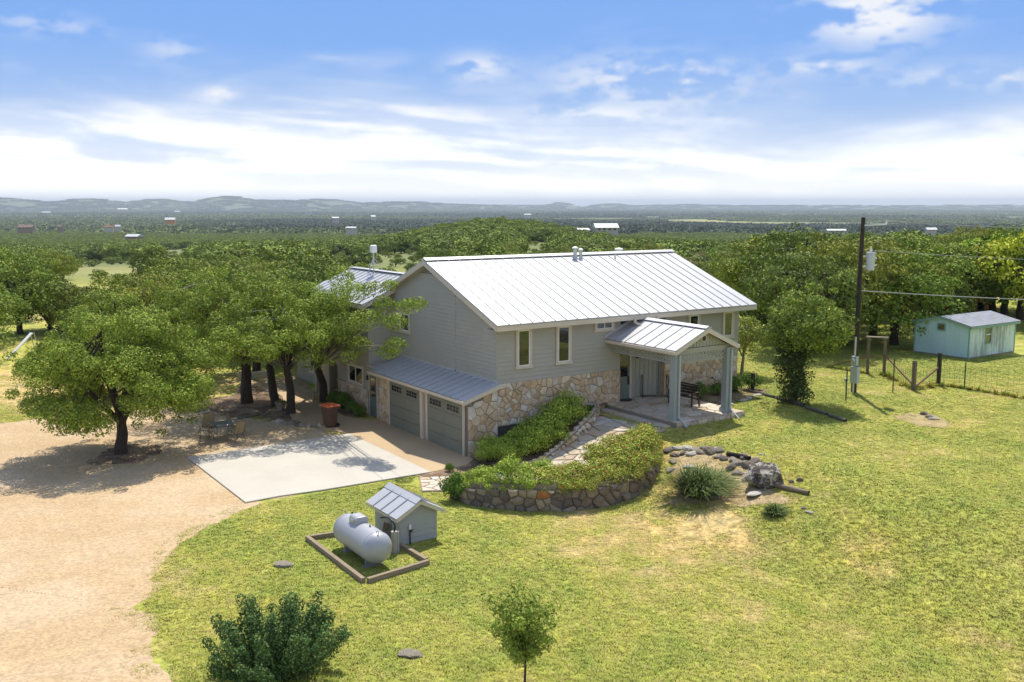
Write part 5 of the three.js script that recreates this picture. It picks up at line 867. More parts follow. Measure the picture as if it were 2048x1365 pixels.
const timber = std([0.36, 0.28, 0.19], 0.92, { map: woodMap, bumpMap: grainBump, bumpScale: 0.006 });
{
  const bars = [[[-11.24, 5.98], [-11.27, 10.28], 'weathered landscape timber along the drive side of the gas tank'], [[-11.16, 10.36], [-9.0, 10.06], 'weathered landscape timber across the lawn end of the gas tank'], [[-11.15, 6.0], [-9.75, 6.22], 'weathered landscape timber across the rear end of the gas tank'], [[-9.0, 9.92], [-9.03, 8.25], 'weathered landscape timber running from the well house past the gas tank']];
  for (const [a, b, l] of bars) solo('landscape_timber', boxUV(bar([a[0], -0.04, a[1]], [b[0], -0.04, b[1]], 0.13, 0.16)), timber, l, 'timber', 'timbers framing the gas tank');
}
{
  const t = thing('well_house', 'little grey sided pump shed with a metal gable roof beside the gas tank', 'shed', [-8.3, -0.12, 7.23]);
  const w = 0.675, l = 0.87, eh = 1.06, rh = 1.42; const grey = std([0.36, 0.375, 0.365], 0.6, { map: paintMap });
  const sh = new THREE.Shape(); sh.moveTo(-w, 0); sh.lineTo(w, 0); sh.lineTo(w, eh); sh.lineTo(0, rh); sh.lineTo(-w, eh); sh.closePath();
  const body = part('wall', boxUV(new THREE.ExtrudeGeometry(sh, { depth: 2 * l, bevelEnabled: false }).translate(0, 0, -l)), grey, t);
  const nb = 7; for (let i = 0; i < nb; i++) { const y0 = 0.02 + i * 0.19, y1 = Math.min(y0 + 0.186, rh - 0.03), hw = (y) => y < eh ? w - 0.04 : (rh - y) / (rh - eh) * w - 0.04; if (hw(y0) < 0.03) break; const g = lap(y0, y1, (v) => [-Math.max(0.01, hw(v)), Math.max(0.01, hw(v))], 0.19, 0.032); part('siding_board', g, grey, body).position.z = l + 0.003; }
  part('corner_board', merge([b2(-w - 0.015, -w + 0.07, 0, eh, l, l + 0.028)]), grey, t); part('corner_board', b2(w - 0.07, w + 0.015, 0, eh, l, l + 0.028), grey, t);
  // door side faces -x
  for (let i = 0; i < 5; i++) part('siding_board', boxUV(b2(-w - 0.02, -w - 0.001, 0.02, eh - 0.02, -l + 0.02 + i * 0.345, -l + 0.355 + i * 0.345)), grey, body);
  part('door_gap', b2(-w - 0.024, -w - 0.019, 0.02, eh - 0.05, 0.33, 0.36), M.black, body);
  const L = Math.hypot(w + 0.2, (rh - eh) * (w + 0.2) / w), k = (rh - eh) / w, ey = eh - 0.2 * k + 0.03, rl = 2 * l + 0.5;
  const r1 = seamRoof('roof', t, rl, L, 4, basis([-w - 0.2, ey, -l - 0.25], [0, 0, 1], [w + 0.2, k * (w + 0.2), 0])); const r2 = seamRoof('roof', t, rl, L, 4, basis([w + 0.2, ey, l + 0.25], [0, 0, -1], [-w - 0.2, k * (w + 0.2), 0]));
  part('ridge_cap', (() => { const s = new THREE.Shape(); s.moveTo(-0.2, -0.2 * k + 0.0); s.lineTo(0, 0.02); s.lineTo(0.2, -0.2 * k); s.lineTo(0.2, -0.2 * k + 0.02); s.lineTo(0, 0.045); s.lineTo(-0.2, -0.2 * k + 0.02); s.closePath(); return new THREE.ExtrudeGeometry(s, { depth: rl + 0.02, bevelEnabled: false }).translate(0, rh + 0.05, -l - 0.26); })(), M.roof, t);
  for (const s of [-1, 1]) { const a = new THREE.Shape(); a.moveTo(0, -0.03); a.lineTo(s * (w + 0.2), -k * (w + 0.2) - 0.03); a.lineTo(s * (w + 0.2), -k * (w + 0.2) - 0.13); a.lineTo(0, -0.13); a.closePath(); part('rake_board', boxUV(new THREE.ExtrudeGeometry(a, { depth: 0.03, bevelEnabled: false }).translate(0, rh + 0.03, l + 0.205)), M.trim, t); part('eave_board', boxUV(s < 0 ? b2(-w - 0.215, -w - 0.19, ey - 0.11, ey - 0.05, -l - 0.24, l + 0.2) : b2(w + 0.19, w + 0.215, ey - 0.11, ey - 0.05, -l - 0.24, l + 0.2)), M.trim, t); }
  // tap on the gable wall
  const tap = thing('water_tap', 'black water pipe with a white tap on the gable wall of the pump shed', 'tap', [-8.62, -0.12, 8.16]); part('pipe', cyl(0.022, 0.022, 0.5, 8), M.black, tap); part('insulation', cyl(0.045, 0.045, 0.16, 10).translate(0, 0.5, 0), M.white, tap); part('spout', merge([bar([0, 0.48, 0], [0.0, 0.46, 0.14], 0.035), bx(0.09, 0.02, 0.02, 0.05, 0.5, 0.06)]), M.iron, tap);
  const bd = solo('plank', boxUV(new THREE.BoxGeometry(0.03, 0.62, 0.26)), std([0.17, 0.11, 0.07], 0.9, { map: woodMap }), 'brown plank leaning against the door side of the pump shed', 'plank'); bd.position.set(-9.16, 0.17, 7.42); bd.rotation.set(0.0, 0.1, -0.22);
  const pp = thing('pipe_casing', 'upright grey pipe casing with a black hose between the gas tank and the pump shed', 'pipe', [-9.42, -0.12, 8.62]); part('casing', cyl(0.1, 0.1, 0.72, 18), std([0.34, 0.31, 0.27], 0.6), pp); part('hose', tube([[0, 0.7, 0], [0.02, 0.9, 0.02], [-0.02, 1.05, -0.16], [-0.02, 1.04, -0.5], [-0.1, 0.98, -0.72]], 0.03, 24, 8), M.iron, pp); part('conduit', merge([cyl(0.025, 0.025, 0.7, 8).translate(0.13, 0, 0.02)]), std([0.45, 0.45, 0.44], 0.5), pp);
}
// ---------------------------------------------------------------- bin, table and chairs
{
  const p = at(660, 856), t = thing('wheeled_bin', 'brown wheeled rubbish bin with an orange lid beside the walkway', 'bin', [p.x, p.y + 0.02, p.z], 0.15);
  const brown = std([0.105, 0.055, 0.034], 0.6), orange = std([0.62, 0.13, 0.045], 0.5);
  const body = (() => { const P = [], I = []; const lv = [[0.10, 0.24, 0.27], [0.14, 0.25, 0.28], [0.5, 0.275, 0.31], [0.98, 0.31, 0.36], [1.03, 0.335, 0.385], [1.06, 0.335, 0.385]]; const ring = 16; for (const [y, a, b] of lv) for (let k = 0; k < ring; k++) { const th = k / ring * 6.2832, c = Math.cos(th), s = Math.sin(th), q = 0.3; P.push(a * Math.sign(c) * Math.abs(c) ** q, y, b * Math.sign(s) * Math.abs(s) ** q); } for (let i = 0; i + 1 < lv.length; i++) for (let k = 0; k < ring; k++) { const a = i * ring + k, b = i * ring + (k + 1) % ring; I.push(a, a + ring, b, b, a + ring, b + ring); } const g = new THREE.BufferGeometry(); g.setAttribute('position', new THREE.Float32BufferAttribute(P, 3)); g.setIndex(I); g.computeVertexNormals(); return g; })();
  part('body', body, brown, t); part('floor', bx(0.44, 0.02, 0.5, 0, 0.11, 0), brown, t);
  part('lid', merge([new RoundedBoxGeometry(0.72, 0.07, 0.82, 2, 0.03).translate(0, 1.1, 0), new RoundedBoxGeometry(0.58, 0.06, 0.66, 2, 0.03).translate(0, 1.14, 0)]), orange, t);
  for (const z of [-0.26, 0.26]) part('wheel', new THREE.CylinderGeometry(0.13, 0.13, 0.06, 16).rotateX(Math.PI / 2).translate(0.25, 0.11, z), M.black, t);
  part('handle', tube([[0.33, 0.98, -0.24], [0.42, 1.0, -0.24], [0.42, 1.0, 0.24], [0.33, 0.98, 0.24]], 0.018, 14, 6), brown, t);
  part('stamp', merge([bx(0.16, 0.012, 0.004, 0, 0, 0), bx(0.16, 0.012, 0.004, 0, 0.035, 0), bx(0.16, 0.012, 0.004, 0, 0.07, 0), bx(0.012, 0.08, 0.004, -0.08, 0.035, 0), bx(0.012, 0.08, 0.004, 0.08, 0.035, 0)]).translate(0, 0.6, 0.333), std([0.08, 0.04, 0.03], 0.6), t).userData.kind = 'stuff';
}
{
  const p = at(446, 878), y = p.y + 0.01; const frameM = std([0.16, 0.14, 0.115], 0.45, { metalness: 0.5 });
  const t = thing('patio_table', 'square dark glass topped patio table on the gravel', 'table', [p.x, y, p.z], 0.1);
  part('table_top', new RoundedBoxGeometry(1.0, 0.025, 1.0, 2, 0.012).translate(0, 0.72, 0), std([0.16, 0.17, 0.19], 0.12), t); part('apron', merge([b2(-0.5, 0.5, 0.66, 0.7, -0.5, -0.47), b2(-0.5, 0.5, 0.66, 0.7, 0.47, 0.5), b2(-0.5, -0.47, 0.661, 0.701, -0.47, 0.47), b2(0.47, 0.5, 0.661, 0.701, -0.47, 0.47)]), frameM, t);
  for (const [a, b] of [[-1, -1], [1, -1], [1, 1], [-1, 1]]) part('leg', bar([a * 0.46, 0.68, b * 0.46], [a * 0.5, 0, b * 0.5], 0.03), frameM, t);
  // a sling chair: sloped back, bent tube frame with arms
  const c = thing('patio_chair', 'tan sling patio chair on the side of the table toward the slab', 'chair', [0, 0, 0], 0, 'sling chairs around the patio table'); const sl = std([0.40, 0.32, 0.17], 0.8, { map: woodMap });
  part('seat', (() => { const s = new THREE.Shape(); s.moveTo(-0.25, 0.42); s.quadraticCurveTo(0, 0.36, 0.24, 0.41); s.lineTo(0.24, 0.422); s.quadraticCurveTo(0, 0.372, -0.25, 0.432); s.closePath(); return new THREE.ExtrudeGeometry(s, { depth: 0.48, bevelEnabled: false }).translate(0, 0, -0.24); })(), sl, c);
  part('backrest', (() => { const s = new THREE.Shape(); s.moveTo(-0.25, 0.43); s.quadraticCurveTo(-0.33, 0.65, -0.45, 0.98); s.lineTo(-0.463, 0.976); s.quadraticCurveTo(-0.343, 0.645, -0.263, 0.426); s.closePath(); return new THREE.ExtrudeGeometry(s, { depth: 0.48, bevelEnabled: false }).translate(0, 0, -0.24); })(), sl, c);
  for (const s of [-1, 1]) { const z = s * 0.26; part('frame_side', tube([[-0.47, 1.0, z], [-0.34, 0.66, z], [-0.25, 0.43, z], [0.0, 0.38, z], [0.25, 0.42, z]], 0.013, 20, 6), frameM, c); part('armrest', tube([[-0.36, 0.64, z], [-0.1, 0.66, z], [0.2, 0.64, z], [0.27, 0.58, z], [0.24, 0.3, z], [0.3, 0.02, z]], 0.014, 22, 6), frameM, c); part('leg', tube([[-0.1, 0.62, z], [-0.25, 0.3, z], [-0.4, 0.02, z]], 0.013, 10, 6), frameM, c); }
  part('back_rail', bar([-0.47, 1.0, -0.26], [-0.47, 1.0, 0.26], 0.026), frameM, c);
  const put = (o, ang, d, dz = 0) => { o.position.set(p.x + Math.cos(ang) * d, y, p.z + Math.sin(ang) * d); o.rotation.y = -ang + Math.PI; };
  put(c, 1.25, 0.95); const lab = ['tan sling patio chair on the drive side of the table under the oak', 'tan sling patio chair behind the table toward the oak bed', 'tan sling patio chair on the bin side of the table'];
  [2.75, 4.2, 5.75].forEach((a, i) => { const k = copyOf(c, [0, 0, 0], 0, 1, lab[i]); put(k, a, 0.98); });
}
// planter between the oaks, white post, small bamboo stakes
{
  const p = at(562, 822), t = thing('stone_planter', 'weathered stone urn planter between the two oak trunks', 'planter', [p.x, p.y, p.z]); const pr = [[0.001, 0], [0.22, 0], [0.2, 0.08], [0.16, 0.14], [0.26, 0.3], [0.3, 0.42], [0.33, 0.44], [0.33, 0.48], [0.27, 0.48], [0.25, 0.4], [0.001, 0.38]].map(q => new THREE.Vector2(...q)); part('urn', new THREE.LatheGeometry(pr, 20), rockGrey, t); const L = new Leaves(JUNIPER); const R = rng(7); L.clump(V3(0, 0.5, 0), 0.22, 120, 0.08, R); part('plant', L.geo(), leafMat, t);
  const q = at(627, 806); solo('marker_post', boxUV(new THREE.CylinderGeometry(0.06, 0.07, 0.6, 10).translate(0, 0.3, 0)), std([0.5, 0.4, 0.33], 0.9, { map: woodMap }), 'short pale post at the edge of the walkway under the leaning oak', 'post').position.set(q.x, q.y, q.z);
  [[517, 785], [520, 787], [522, 782]].forEach(([a, b], i) => { const s = at(a, b); solo('plant_stake', cyl(0.012, 0.01, 1.15, 6), std([0.5, 0.36, 0.06], 0.7), 'thin yellow stake standing in the gravel behind the oaks', 'stake', 'yellow stakes behind the oaks').position.set(s.x, s.y, s.z); });
  const w1 = at(478, 760), w2 = at(535, 755); solo('garden_curb', boxUV(bar([w1.x, w1.y + 0.2, w1.z], [w2.x, w2.y + 0.2, w2.z], 0.3, 0.45)), rockPale, 'low pale masonry curb at the back of the side yard', 'curb');
  const sA = at(14, 722), t2 = thing('slide', 'small white playground slide in the grass at the edge of the wood', 'slide', [sA.x, sA.y, sA.z], 0.6); part('chute', boxUV(bar([0, 0.1, 0], [2.2, 1.7, 0], 0.28, 0.06)), M.white, t2); part('ladder', merge([bar([2.2, 1.75, -0.2], [2.7, 0, -0.22], 0.05), bar([2.2, 1.75, 0.2], [2.7, 0, 0.22], 0.05)]), M.metal, t2); part('rung', merge([0.4, 0.8, 1.2].map(h => bar([2.7 - h * 0.286, h, -0.21], [2.7 - h * 0.286, h, 0.21], 0.035))), M.metal, t2).userData.kind = 'stuff';
}
// ---------------------------------------------------------------- porch furniture
{
  const b = thing('garden_bench', 'dark brown wooden bench with iron ends on the porch flagstones', 'bench', [9.15, PF + 0.01, 2.2], 0); b.rotation.y = -Math.PI / 2 + 0.12;      // local x along the bench, +z forward
  for (let i = 0; i < 4; i++) part('seat_slat', boxUV(bx(1.35, 0.035, 0.09, 0, 0.43, -0.14 + i * 0.11)), M.darkwood, b); for (let i = 0; i < 3; i++) part('back_slat', boxUV(bx(1.35, 0.1, 0.035, 0, 0.56 + i * 0.13, -0.24 - i * 0.035)), M.darkwood, b); part('crest', boxUV(bx(1.05, 0.07, 0.04, 0, 0.93, -0.35)), M.darkwood, b);
  for (const s of [-1, 1]) part('bench_end', merge([bar([s * 0.68, 0.95, -0.36], [s * 0.68, 0.4, -0.2], 0.08, 0.05), bar([s * 0.68, 0.4, -0.2], [s * 0.68, 0, -0.3], 0.08, 0.06), bar([s * 0.68, 0.62, 0.25], [s * 0.68, 0, 0.28], 0.08, 0.06), bar([s * 0.68, 0.63, 0.28], [s * 0.68, 0.64, -0.3], 0.08, 0.05), bar([s * 0.68, 0.4, 0.26], [s * 0.68, 0.4, -0.22], 0.07, 0.05)]), M.darkwood, b);
  const r = thing('firewood_rack', 'black metal firewood rack standing on the porch', 'rack', [8.95, PF + 0.01, 0.35], 0.0); r.rotation.y = -0.55; for (const s of [-1, 1]) part('upright', tube([[s * 0.62, 0.02, -0.17], [s * 0.62, 1.1, -0.17], [s * 0.62, 1.1, 0.17], [s * 0.62, 0.02, 0.17]].map((q, i) => q), 0.02, 30, 6), M.iron, r); part('base_rail', merge([bar([-0.62, 0.1, -0.17], [0.62, 0.1, -0.17], 0.035), bar([-0.62, 0.1, 0.17], [0.62, 0.1, 0.17], 0.035)]), M.iron, r);
  solo('door_mat', new THREE.CylinderGeometry(0.5, 0.5, 0.02, 28, 1, false, 0, Math.PI).scale(1, 1, 0.9).rotateY(-Math.PI / 2), std([0.05, 0.042, 0.036], 0.95, { map: grainMap }), 'half round dark door mat before the front door', 'mat').position.set(7.42, PF + 0.022, -0.24);
}
// weather antenna on the wing roof and a dish by the ridge
{
  const t = thing('roof_antenna', 'white drum antenna on a tripod standing on the rear wing roof', 'antenna', [1.0, 6.9, -14.1]); part('mast', cyl(0.035, 0.035, 1.25, 8), M.metal, t); part('brace', bar([0, 0.95, 0], [0.55, 0.1, 0.15], 0.03), M.metal, t); part('brace', bar([0, 0.95, 0], [-0.5, -0.1, 0.2], 0.03), M.metal, t); part('brace', bar([0, 0.95, 0], [0.0, 0.1, -0.55], 0.03), M.metal, t); part('drum', new RoundedBoxGeometry(0.34, 0.42, 0.34, 3, 0.08).translate(0, 1.4, 0), M.white, t);
}
// ---------------------------------------------------------------- turquoise shed, pole, gate and fence
{
  const p0 = at(1936, 719), t = thing('garden_shed', 'turquoise painted wooden shed with a weathered metal roof under the oaks', 'shed', [p0.x, p0.y, p0.z]);
  const w = 3.75, l = 5.3, eh = 2.1, rh = 2.52;                                   // gable end faces -x, long side faces +z
  const aqua = std([0.55, 0.74, 0.72], 0.7, { map: tex(256, (x, y) => { const a = fbm(x * 5, y * 3, 4, 701, 0), v = 0.92 + 0.2 * (a - 0.5); return [v, v, v]; }, 4) });
  const worn = std([1, 1, 1], 0.85, { map: tex(512, (x, y) => { const str = fbm(x * 70, y * 3.2, 4, 711, 0), pat = fbm(x * 7, y * 4, 4, 713, 0); const k = sstep(0.48, 0.72, str * 0.5 + pat * 0.62); return mix3([0.62, 0.74, 0.64], [0.26, 0.27, 0.20], k * 0.75); }, 5.3) });
  const jade = std([0.25, 0.42, 0.33], 0.7, { map: paintMap });
  const sh = new THREE.Shape(); sh.moveTo(0, 0.06); sh.lineTo(-w, 0.06); sh.lineTo(-w, eh); sh.lineTo(-w / 2, rh); sh.lineTo(0, eh); sh.closePath();
  part('core', boxUV(new THREE.ExtrudeGeometry(sh, { depth: l - 0.04, bevelEnabled: false }).rotateY(-Math.PI / 2).scale(-1, 1, 1).translate(0.02, 0, -0.02).scale(1, 1, 1)), M.room, t);
  // vertical boards on both visible walls
  const gable = part('gable_wall', boxUV(b2(0.0, 0.02, 0.08, 0.1, -w, 0)), aqua, t); for (let i = 0; i < 12; i++) { const z0 = -w + i * w / 12, z1 = z0 + w / 12 - 0.008, yt = (z) => eh + (rh - eh) * (1 - Math.abs(z + w / 2) / (w / 2)) - 0.03; const s = new THREE.Shape(); s.moveTo(z0, 0.08); s.lineTo(z1, 0.08); s.lineTo(z1, yt(z1)); if (z0 < -w / 2 && z1 > -w / 2) s.lineTo(-w / 2, yt(-w / 2)); s.lineTo(z0, yt(z0)); s.closePath(); part('board', boxUV(new THREE.ExtrudeGeometry(s, { depth: 0.02, bevelEnabled: false }).rotateY(-Math.PI / 2)), aqua, gable); }
  const side = part('side_wall', boxUV(b2(0, l, 0.08, 0.1, -0.02, 0.0)), worn, t); for (let i = 0; i < 14; i++) part('board', boxUV(b2(i * l / 14, (i + 1) * l / 14 - 0.008, 0.08, eh, 0.0, 0.02)), worn, side);
  part('corner_post', b2(-0.04, 0.06, 0.05, eh, -0.02, 0.045), jade, t); part('corner_post', b2(-0.04, 0.05, 0.05, eh, -w - 0.03, -w + 0.07), jade, t); part('corner_post', b2(l - 0.08, l + 0.02, 0.05, eh, 0.021, 0.045), jade, t);
  part('sill', b2(-0.05, l, -0.1, 0.07, -w, 0.03), rockGrey, t);
  const roofM = std([0.30, 0.31, 0.35], 0.5, { metalness: 0.3, map: stoneTex }); const ov = 0.22;
  for (const s of [1, -1]) { const L = Math.hypot(w / 2 + ov, (rh - eh) * (1 + ov / (w / 2))); const m = s > 0 ? basis([-ov, eh - (rh - eh) * ov / (w / 2) + 0.04, ov], [1, 0, 0], [0, rh - eh, -w / 2]) : basis([l + ov, eh - (rh - eh) * ov / (w / 2) + 0.04, -w - ov], [-1, 0, 0], [0, rh - eh, w / 2]); const d = new THREE.Mesh(boxUV(b2(0, l + 2 * ov, 0, L, -0.03, 0)), roofM); d.name = 'roof'; d.castShadow = d.receiveShadow = true; d.applyMatrix4(m); t.add(d); for (let i = 0; i < 9; i++) part('roof_sheet', boxUV(b2(i * (l + 2 * ov) / 9, (i + 1) * (l + 2 * ov) / 9 - 0.012, -0.02, L, 0.002, 0.012)), roofM, d); }
  part('fascia', b2(-ov, l + ov, eh - 0.2, eh - 0.05, ov - 0.03, ov), jade, t);
  for (const s of [1, -1]) { const a = new THREE.Shape(); a.moveTo(-w / 2, rh + 0.02); a.lineTo(-w / 2 + s * (w / 2 + ov), eh - (rh - eh) * ov / (w / 2) + 0.02); a.lineTo(-w / 2 + s * (w / 2 + ov), eh - (rh - eh) * ov / (w / 2) - 0.1); a.lineTo(-w / 2, rh - 0.1); a.closePath(); part('rake_board', boxUV(new THREE.ExtrudeGeometry(a, { depth: 0.03, bevelEnabled: false }).rotateY(-Math.PI / 2).translate(-ov + 0.03, 0, 0)), jade, t); }
  const shedWin = (W, H, o) => { const wn = part('window', merge([bx(W, 0.07, 0.05, 0, H / 2, 0.025), bx(W, 0.08, 0.06, 0, -H / 2, 0.03), bx(0.07, H, 0.048, -W / 2, 0, 0.024), bx(0.07, H, 0.048, W / 2, 0, 0.024)]), jade, t); if (o) part('rail', bx(W - 0.08, 0.05, 0.03, 0, 0.02, 0.018), M.white, wn); part('pane', bx(W - 0.07, H - 0.07, 0.006, 0, 0, 0.01), M.glass, wn); return wn; };
  shedWin(0.52, 0.42).position.set(-0.022, 1.85, -w / 2 + 0.0); t.children[t.children.length - 1].rotation.y = -Math.PI / 2; shedWin(0.62, 1.1, true).position.set(2.1, 1.4, 0.022);
}
{
  const p = at(1708, 785), t = thing('utility_pole', 'tall dark wooden utility pole with grey transformer and meter boxes', 'utility pole', [p.x, p.y, p.z]); t.rotation.z = 0.0;
  const top = 8.95, wood = std([0.06, 0.042, 0.032], 0.95, { map: barkMap }); part('pole', limb([V3(0, -0.3, 0), V3(0.02, top * 0.5, 0), V3(0.05, top, 0)], 0.14, 0.10, 12), wood, t);
  const grey = std([0.50, 0.53, 0.55], 0.5, { metalness: 0.2 }); const tf = V3(0.32, 6.3, 0.36), tr = part('transformer', merge([cyl(0.2, 0.21, 0.85, 20).translate(tf.x, tf.y, tf.z), cyl(0.23, 0.21, 0.06, 20).translate(tf.x, tf.y + 0.85, tf.z)]), grey, t); part('bushing', merge([cyl(0.05, 0.03, 0.28, 10).translate(tf.x, tf.y + 0.9, tf.z), cyl(0.07, 0.07, 0.03, 10).translate(tf.x, tf.y + 0.98, tf.z), cyl(0.065, 0.065, 0.03, 10).translate(tf.x, tf.y + 1.05, tf.z)]), M.white, tr); part('lug', merge([bar([tf.x, tf.y + 0.62, tf.z], [tf.x + 0.2, tf.y + 0.62, tf.z + 0.22], 0.06), bar([tf.x, tf.y + 0.25, tf.z], [tf.x + 0.2, tf.y + 0.25, tf.z + 0.22], 0.06)]), M.white, tr); part('bracket', merge([bar([0.05, 6.5, 0.02], [tf.x, 6.5, tf.z], 0.06), bar([0.05, 7.0, 0.02], [tf.x, 7.0, tf.z], 0.06)]), M.metal, t);
  part('arm', bar([0.05, 8.55, 0.05], [0.75, 8.6, 0.85], 0.05), M.white, t); part('insulator', cyl(0.05, 0.03, 0.22, 8).translate(0.75, 8.6, 0.85), M.white, t);
  part('conduit', merge([cyl(0.05, 0.05, 2.9, 8).translate(-0.17, 0, 0.08)]), M.metal, t);
  const bxM = std([0.42, 0.46, 0.47], 0.55, { metalness: 0.15 }); part('breaker_box', new RoundedBoxGeometry(0.22, 0.85, 0.42, 2, 0.015).translate(-0.2, 0.95, 0.16), bxM, t); const mb = part('meter_box', new RoundedBoxGeometry(0.2, 0.48, 0.3, 2, 0.02).translate(-0.22, 1.68, 0.14), bxM, t); part('meter', new THREE.CylinderGeometry(0.1, 0.1, 0.14, 16).rotateZ(Math.PI / 2).translate(-0.38, 1.7, 0.14), M.metal, mb); part('outlet_box', bx(0.12, 0.16, 0.14, -0.25, 0.62, -0.32), bxM, t); part('conduit', tube([[-0.25, 0.6, -0.32], [-0.25, 0.2, -0.34], [-0.22, 0.05, -0.1]], 0.02, 10, 6), M.metal, t);
  // overhead lines leaving to the right
  const wm = std([0.30, 0.31, 0.31], 0.5), o = V3(p.x, p.y, p.z); const far = (px, py, d) => EYE.clone().addScaledVector(rayTo(px, py), d);
  const dirR = V3(30, 0, 16); const span = (a, sag, dy, label, r) => { const b = a.clone().add(V3(22, dy, 20)); const pts = []; for (let i = 0; i <= 10; i++) { const q = i / 10; pts.push(a.clone().lerp(b, q).add(V3(0, -sag * 4 * q * (1 - q), 0))); } solo('overhead_line', tube(pts, r, 30, 5), wm, label, 'cable'); };
  span(o.clone().add(V3(0.75, 8.75, 0.85)), 0.5, 0.2, 'thin overhead wire leaving the top of the utility pole', 0.011); span(o.clone().add(V3(0.32, 7.3, 0.36)), 0.5, -0.1, 'thin overhead wire leaving the transformer of the utility pole', 0.011); span(o.clone().add(V3(0.05, 5.25, 0.1)), 0.4, -0.1, 'thick overhead cable leaving the utility pole below the transformer', 0.022);
}
{
  const oldWood = std([0.20, 0.155, 0.11], 0.95, { map: woodMap }), darkPost = std([0.055, 0.043, 0.035], 0.95, { map: woodMap }), rust = std([0.16, 0.085, 0.05], 0.9), tp = std([0.05, 0.06, 0.045], 0.7);
  const A = at(1735, 748), B = at(1768, 750), t = thing('gate_frame', 'tall weathered wooden gate frame in the wire fence', 'gate', [A.x, A.y, A.z]); const dx = B.x - A.x, dz = B.z - A.z, L = Math.hypot(dx, dz); t.rotation.y = Math.atan2(-dz, dx);
  part('post', boxUV(bx(0.17, 2.1, 0.17, 0, 1.05, 0)), oldWood, t); part('post', boxUV(bx(0.17, 2.1, 0.17, L, 1.05, 0)), oldWood, t); part('lintel', boxUV(bx(L + 0.3, 0.07, 0.19, L / 2, 2.135, 0)), std([0.45, 0.38, 0.30], 0.95, { map: woodMap }), t);
  part('gate_wire', merge([...[0.1, 0.3, 0.5, 0.7, 0.9, 1.1].map(h => bar([0.09, h, 0], [L - 0.09, h, 0], 0.007)), ...Array.from({ length: 6 }, (_, i) => bar([0.15 + i * (L - 0.3) / 5, 0.05, 0], [0.15 + i * (L - 0.3) / 5, 1.1, 0], 0.006)), bar([0.08, 1.1, 0], [L - 0.08, 1.05, 0], 0.03)]), rust, t).userData.kind = 'stuff';
  const post = (px, py, h, r, mat, label, square, group) => { const p = at(px, py); const m = solo('fence_post', square ? boxUV(bx(r * 2, h + 0.3, r * 2, 0, h / 2 - 0.15, 0)) : cyl(r, r * 0.95, h + 0.3, 8).translate(0, -0.3, 0), mat, label, 'post', group); m.position.set(p.x, p.y, p.z); return p; };
  const c1 = post(1827, 781, 1.55, 0.085, oldWood, 'grey weathered fence post where the two rusty braces meet', true), c2 = post(1877, 771, 1.75, 0.08, darkPost, 'dark wooden corner post of the wire fence in front of the turquoise shed', true), c3 = post(1505, 783, 0.95, 0.07, darkPost, 'short dark fence post beside the far corner of the house', true);
  const tps = [[1692, 802, 1.55], [1786, 786, 1.75], [1929, 778, 1.4], [1606, 808, 1.5]]; const tl = ['thin steel fence stake in front of the meter boxes', 'thin steel fence stake between the gate frame and the grey post', 'thin steel fence stake in the grass beyond the dark corner post', 'thin steel fence stake beside the vine covered tree']; const tq = tps.map(([a, b, h], i) => post(a, b, h, 0.022, tp, tl[i], true));
  const q = (p, h) => [p.x, p.y + h, p.z]; const brace = (a, b, label) => solo('fence_brace', boxUV(bar(a, b, 0.07, 0.07)), rust, label, 'brace');
  const eL = at(1660, 735); brace(q(B, 1.15), q(c1, 0.25), 'rusty diagonal brace from the gate frame down to the grey post'); brace(q(c1, 0.1), q(c2, 1.0), 'rusty diagonal brace rising to the dark corner post'); brace(q(A, 1.0), q(eL, 0.05), 'rusty diagonal brace running from the gate frame behind the utility pole');
  // woven wire between posts
  const wire = (a, b, h, label) => { const n = Math.max(3, Math.round(Math.hypot(b.x - a.x, b.z - a.z) / 0.3)), list = [0.1, 0.3, 0.5, 0.7, 0.9, 1.1].filter(y => y <= h).map(y => bar(q(a, y), q(b, y), 0.006)); for (let i = 1; i < n; i++) { const x = lerp(a.x, b.x, i / n), z = lerp(a.z, b.z, i / n), y = lerp(a.y, b.y, i / n); list.push(bar([x, y + 0.05, z], [x, y + h, z], 0.005)); } const m = solo('wire_fence', merge(list), rust, label, 'fence'); m.userData.kind = 'stuff'; };
  const e3 = at(2060, 800); wire(B, c1, 1.1, 'woven wire between the gate frame and the grey post'); wire(c1, c2, 1.1, 'woven wire between the grey and dark posts'); wire(c2, tq[2], 1.1, 'woven wire between the dark corner post and the thin stake'); wire(tq[2], e3, 1.1, 'woven wire running right from the thin stake'); wire(A, eL, 1.0, 'woven wire left of the gate frame');
  // dry weeds along the fence foot
  const R = rng(53), list = [], cols = []; const weed = spikyGeo(26, 0.42, 405); for (const [a, b] of [[A, B], [B, c1], [c1, c2], [c2, tq[2]], [tq[2], e3], [eL, A]]) { const n = Math.round(Math.hypot(b.x - a.x, b.z - a.z) * 7); for (let i = 0; i < n; i++) { const u = R(), x = lerp(a.x, b.x, u) + (R() - 0.5) * 0.25, z = lerp(a.z, b.z, u) + (R() - 0.5) * 0.25; list.push(M4(x, E(x, z), z, R() * 6, 0.5 + 0.6 * R(), 0.5 + 0.7 * R())); const c = pick([[2.4, 1.5, 0.8], [2.9, 2.1, 0.9], [1.8, 1.9, 0.7]], R); cols.push(C(...c)); } } instanced('dry_weeds', weed, bladeMat, list, cols);
}
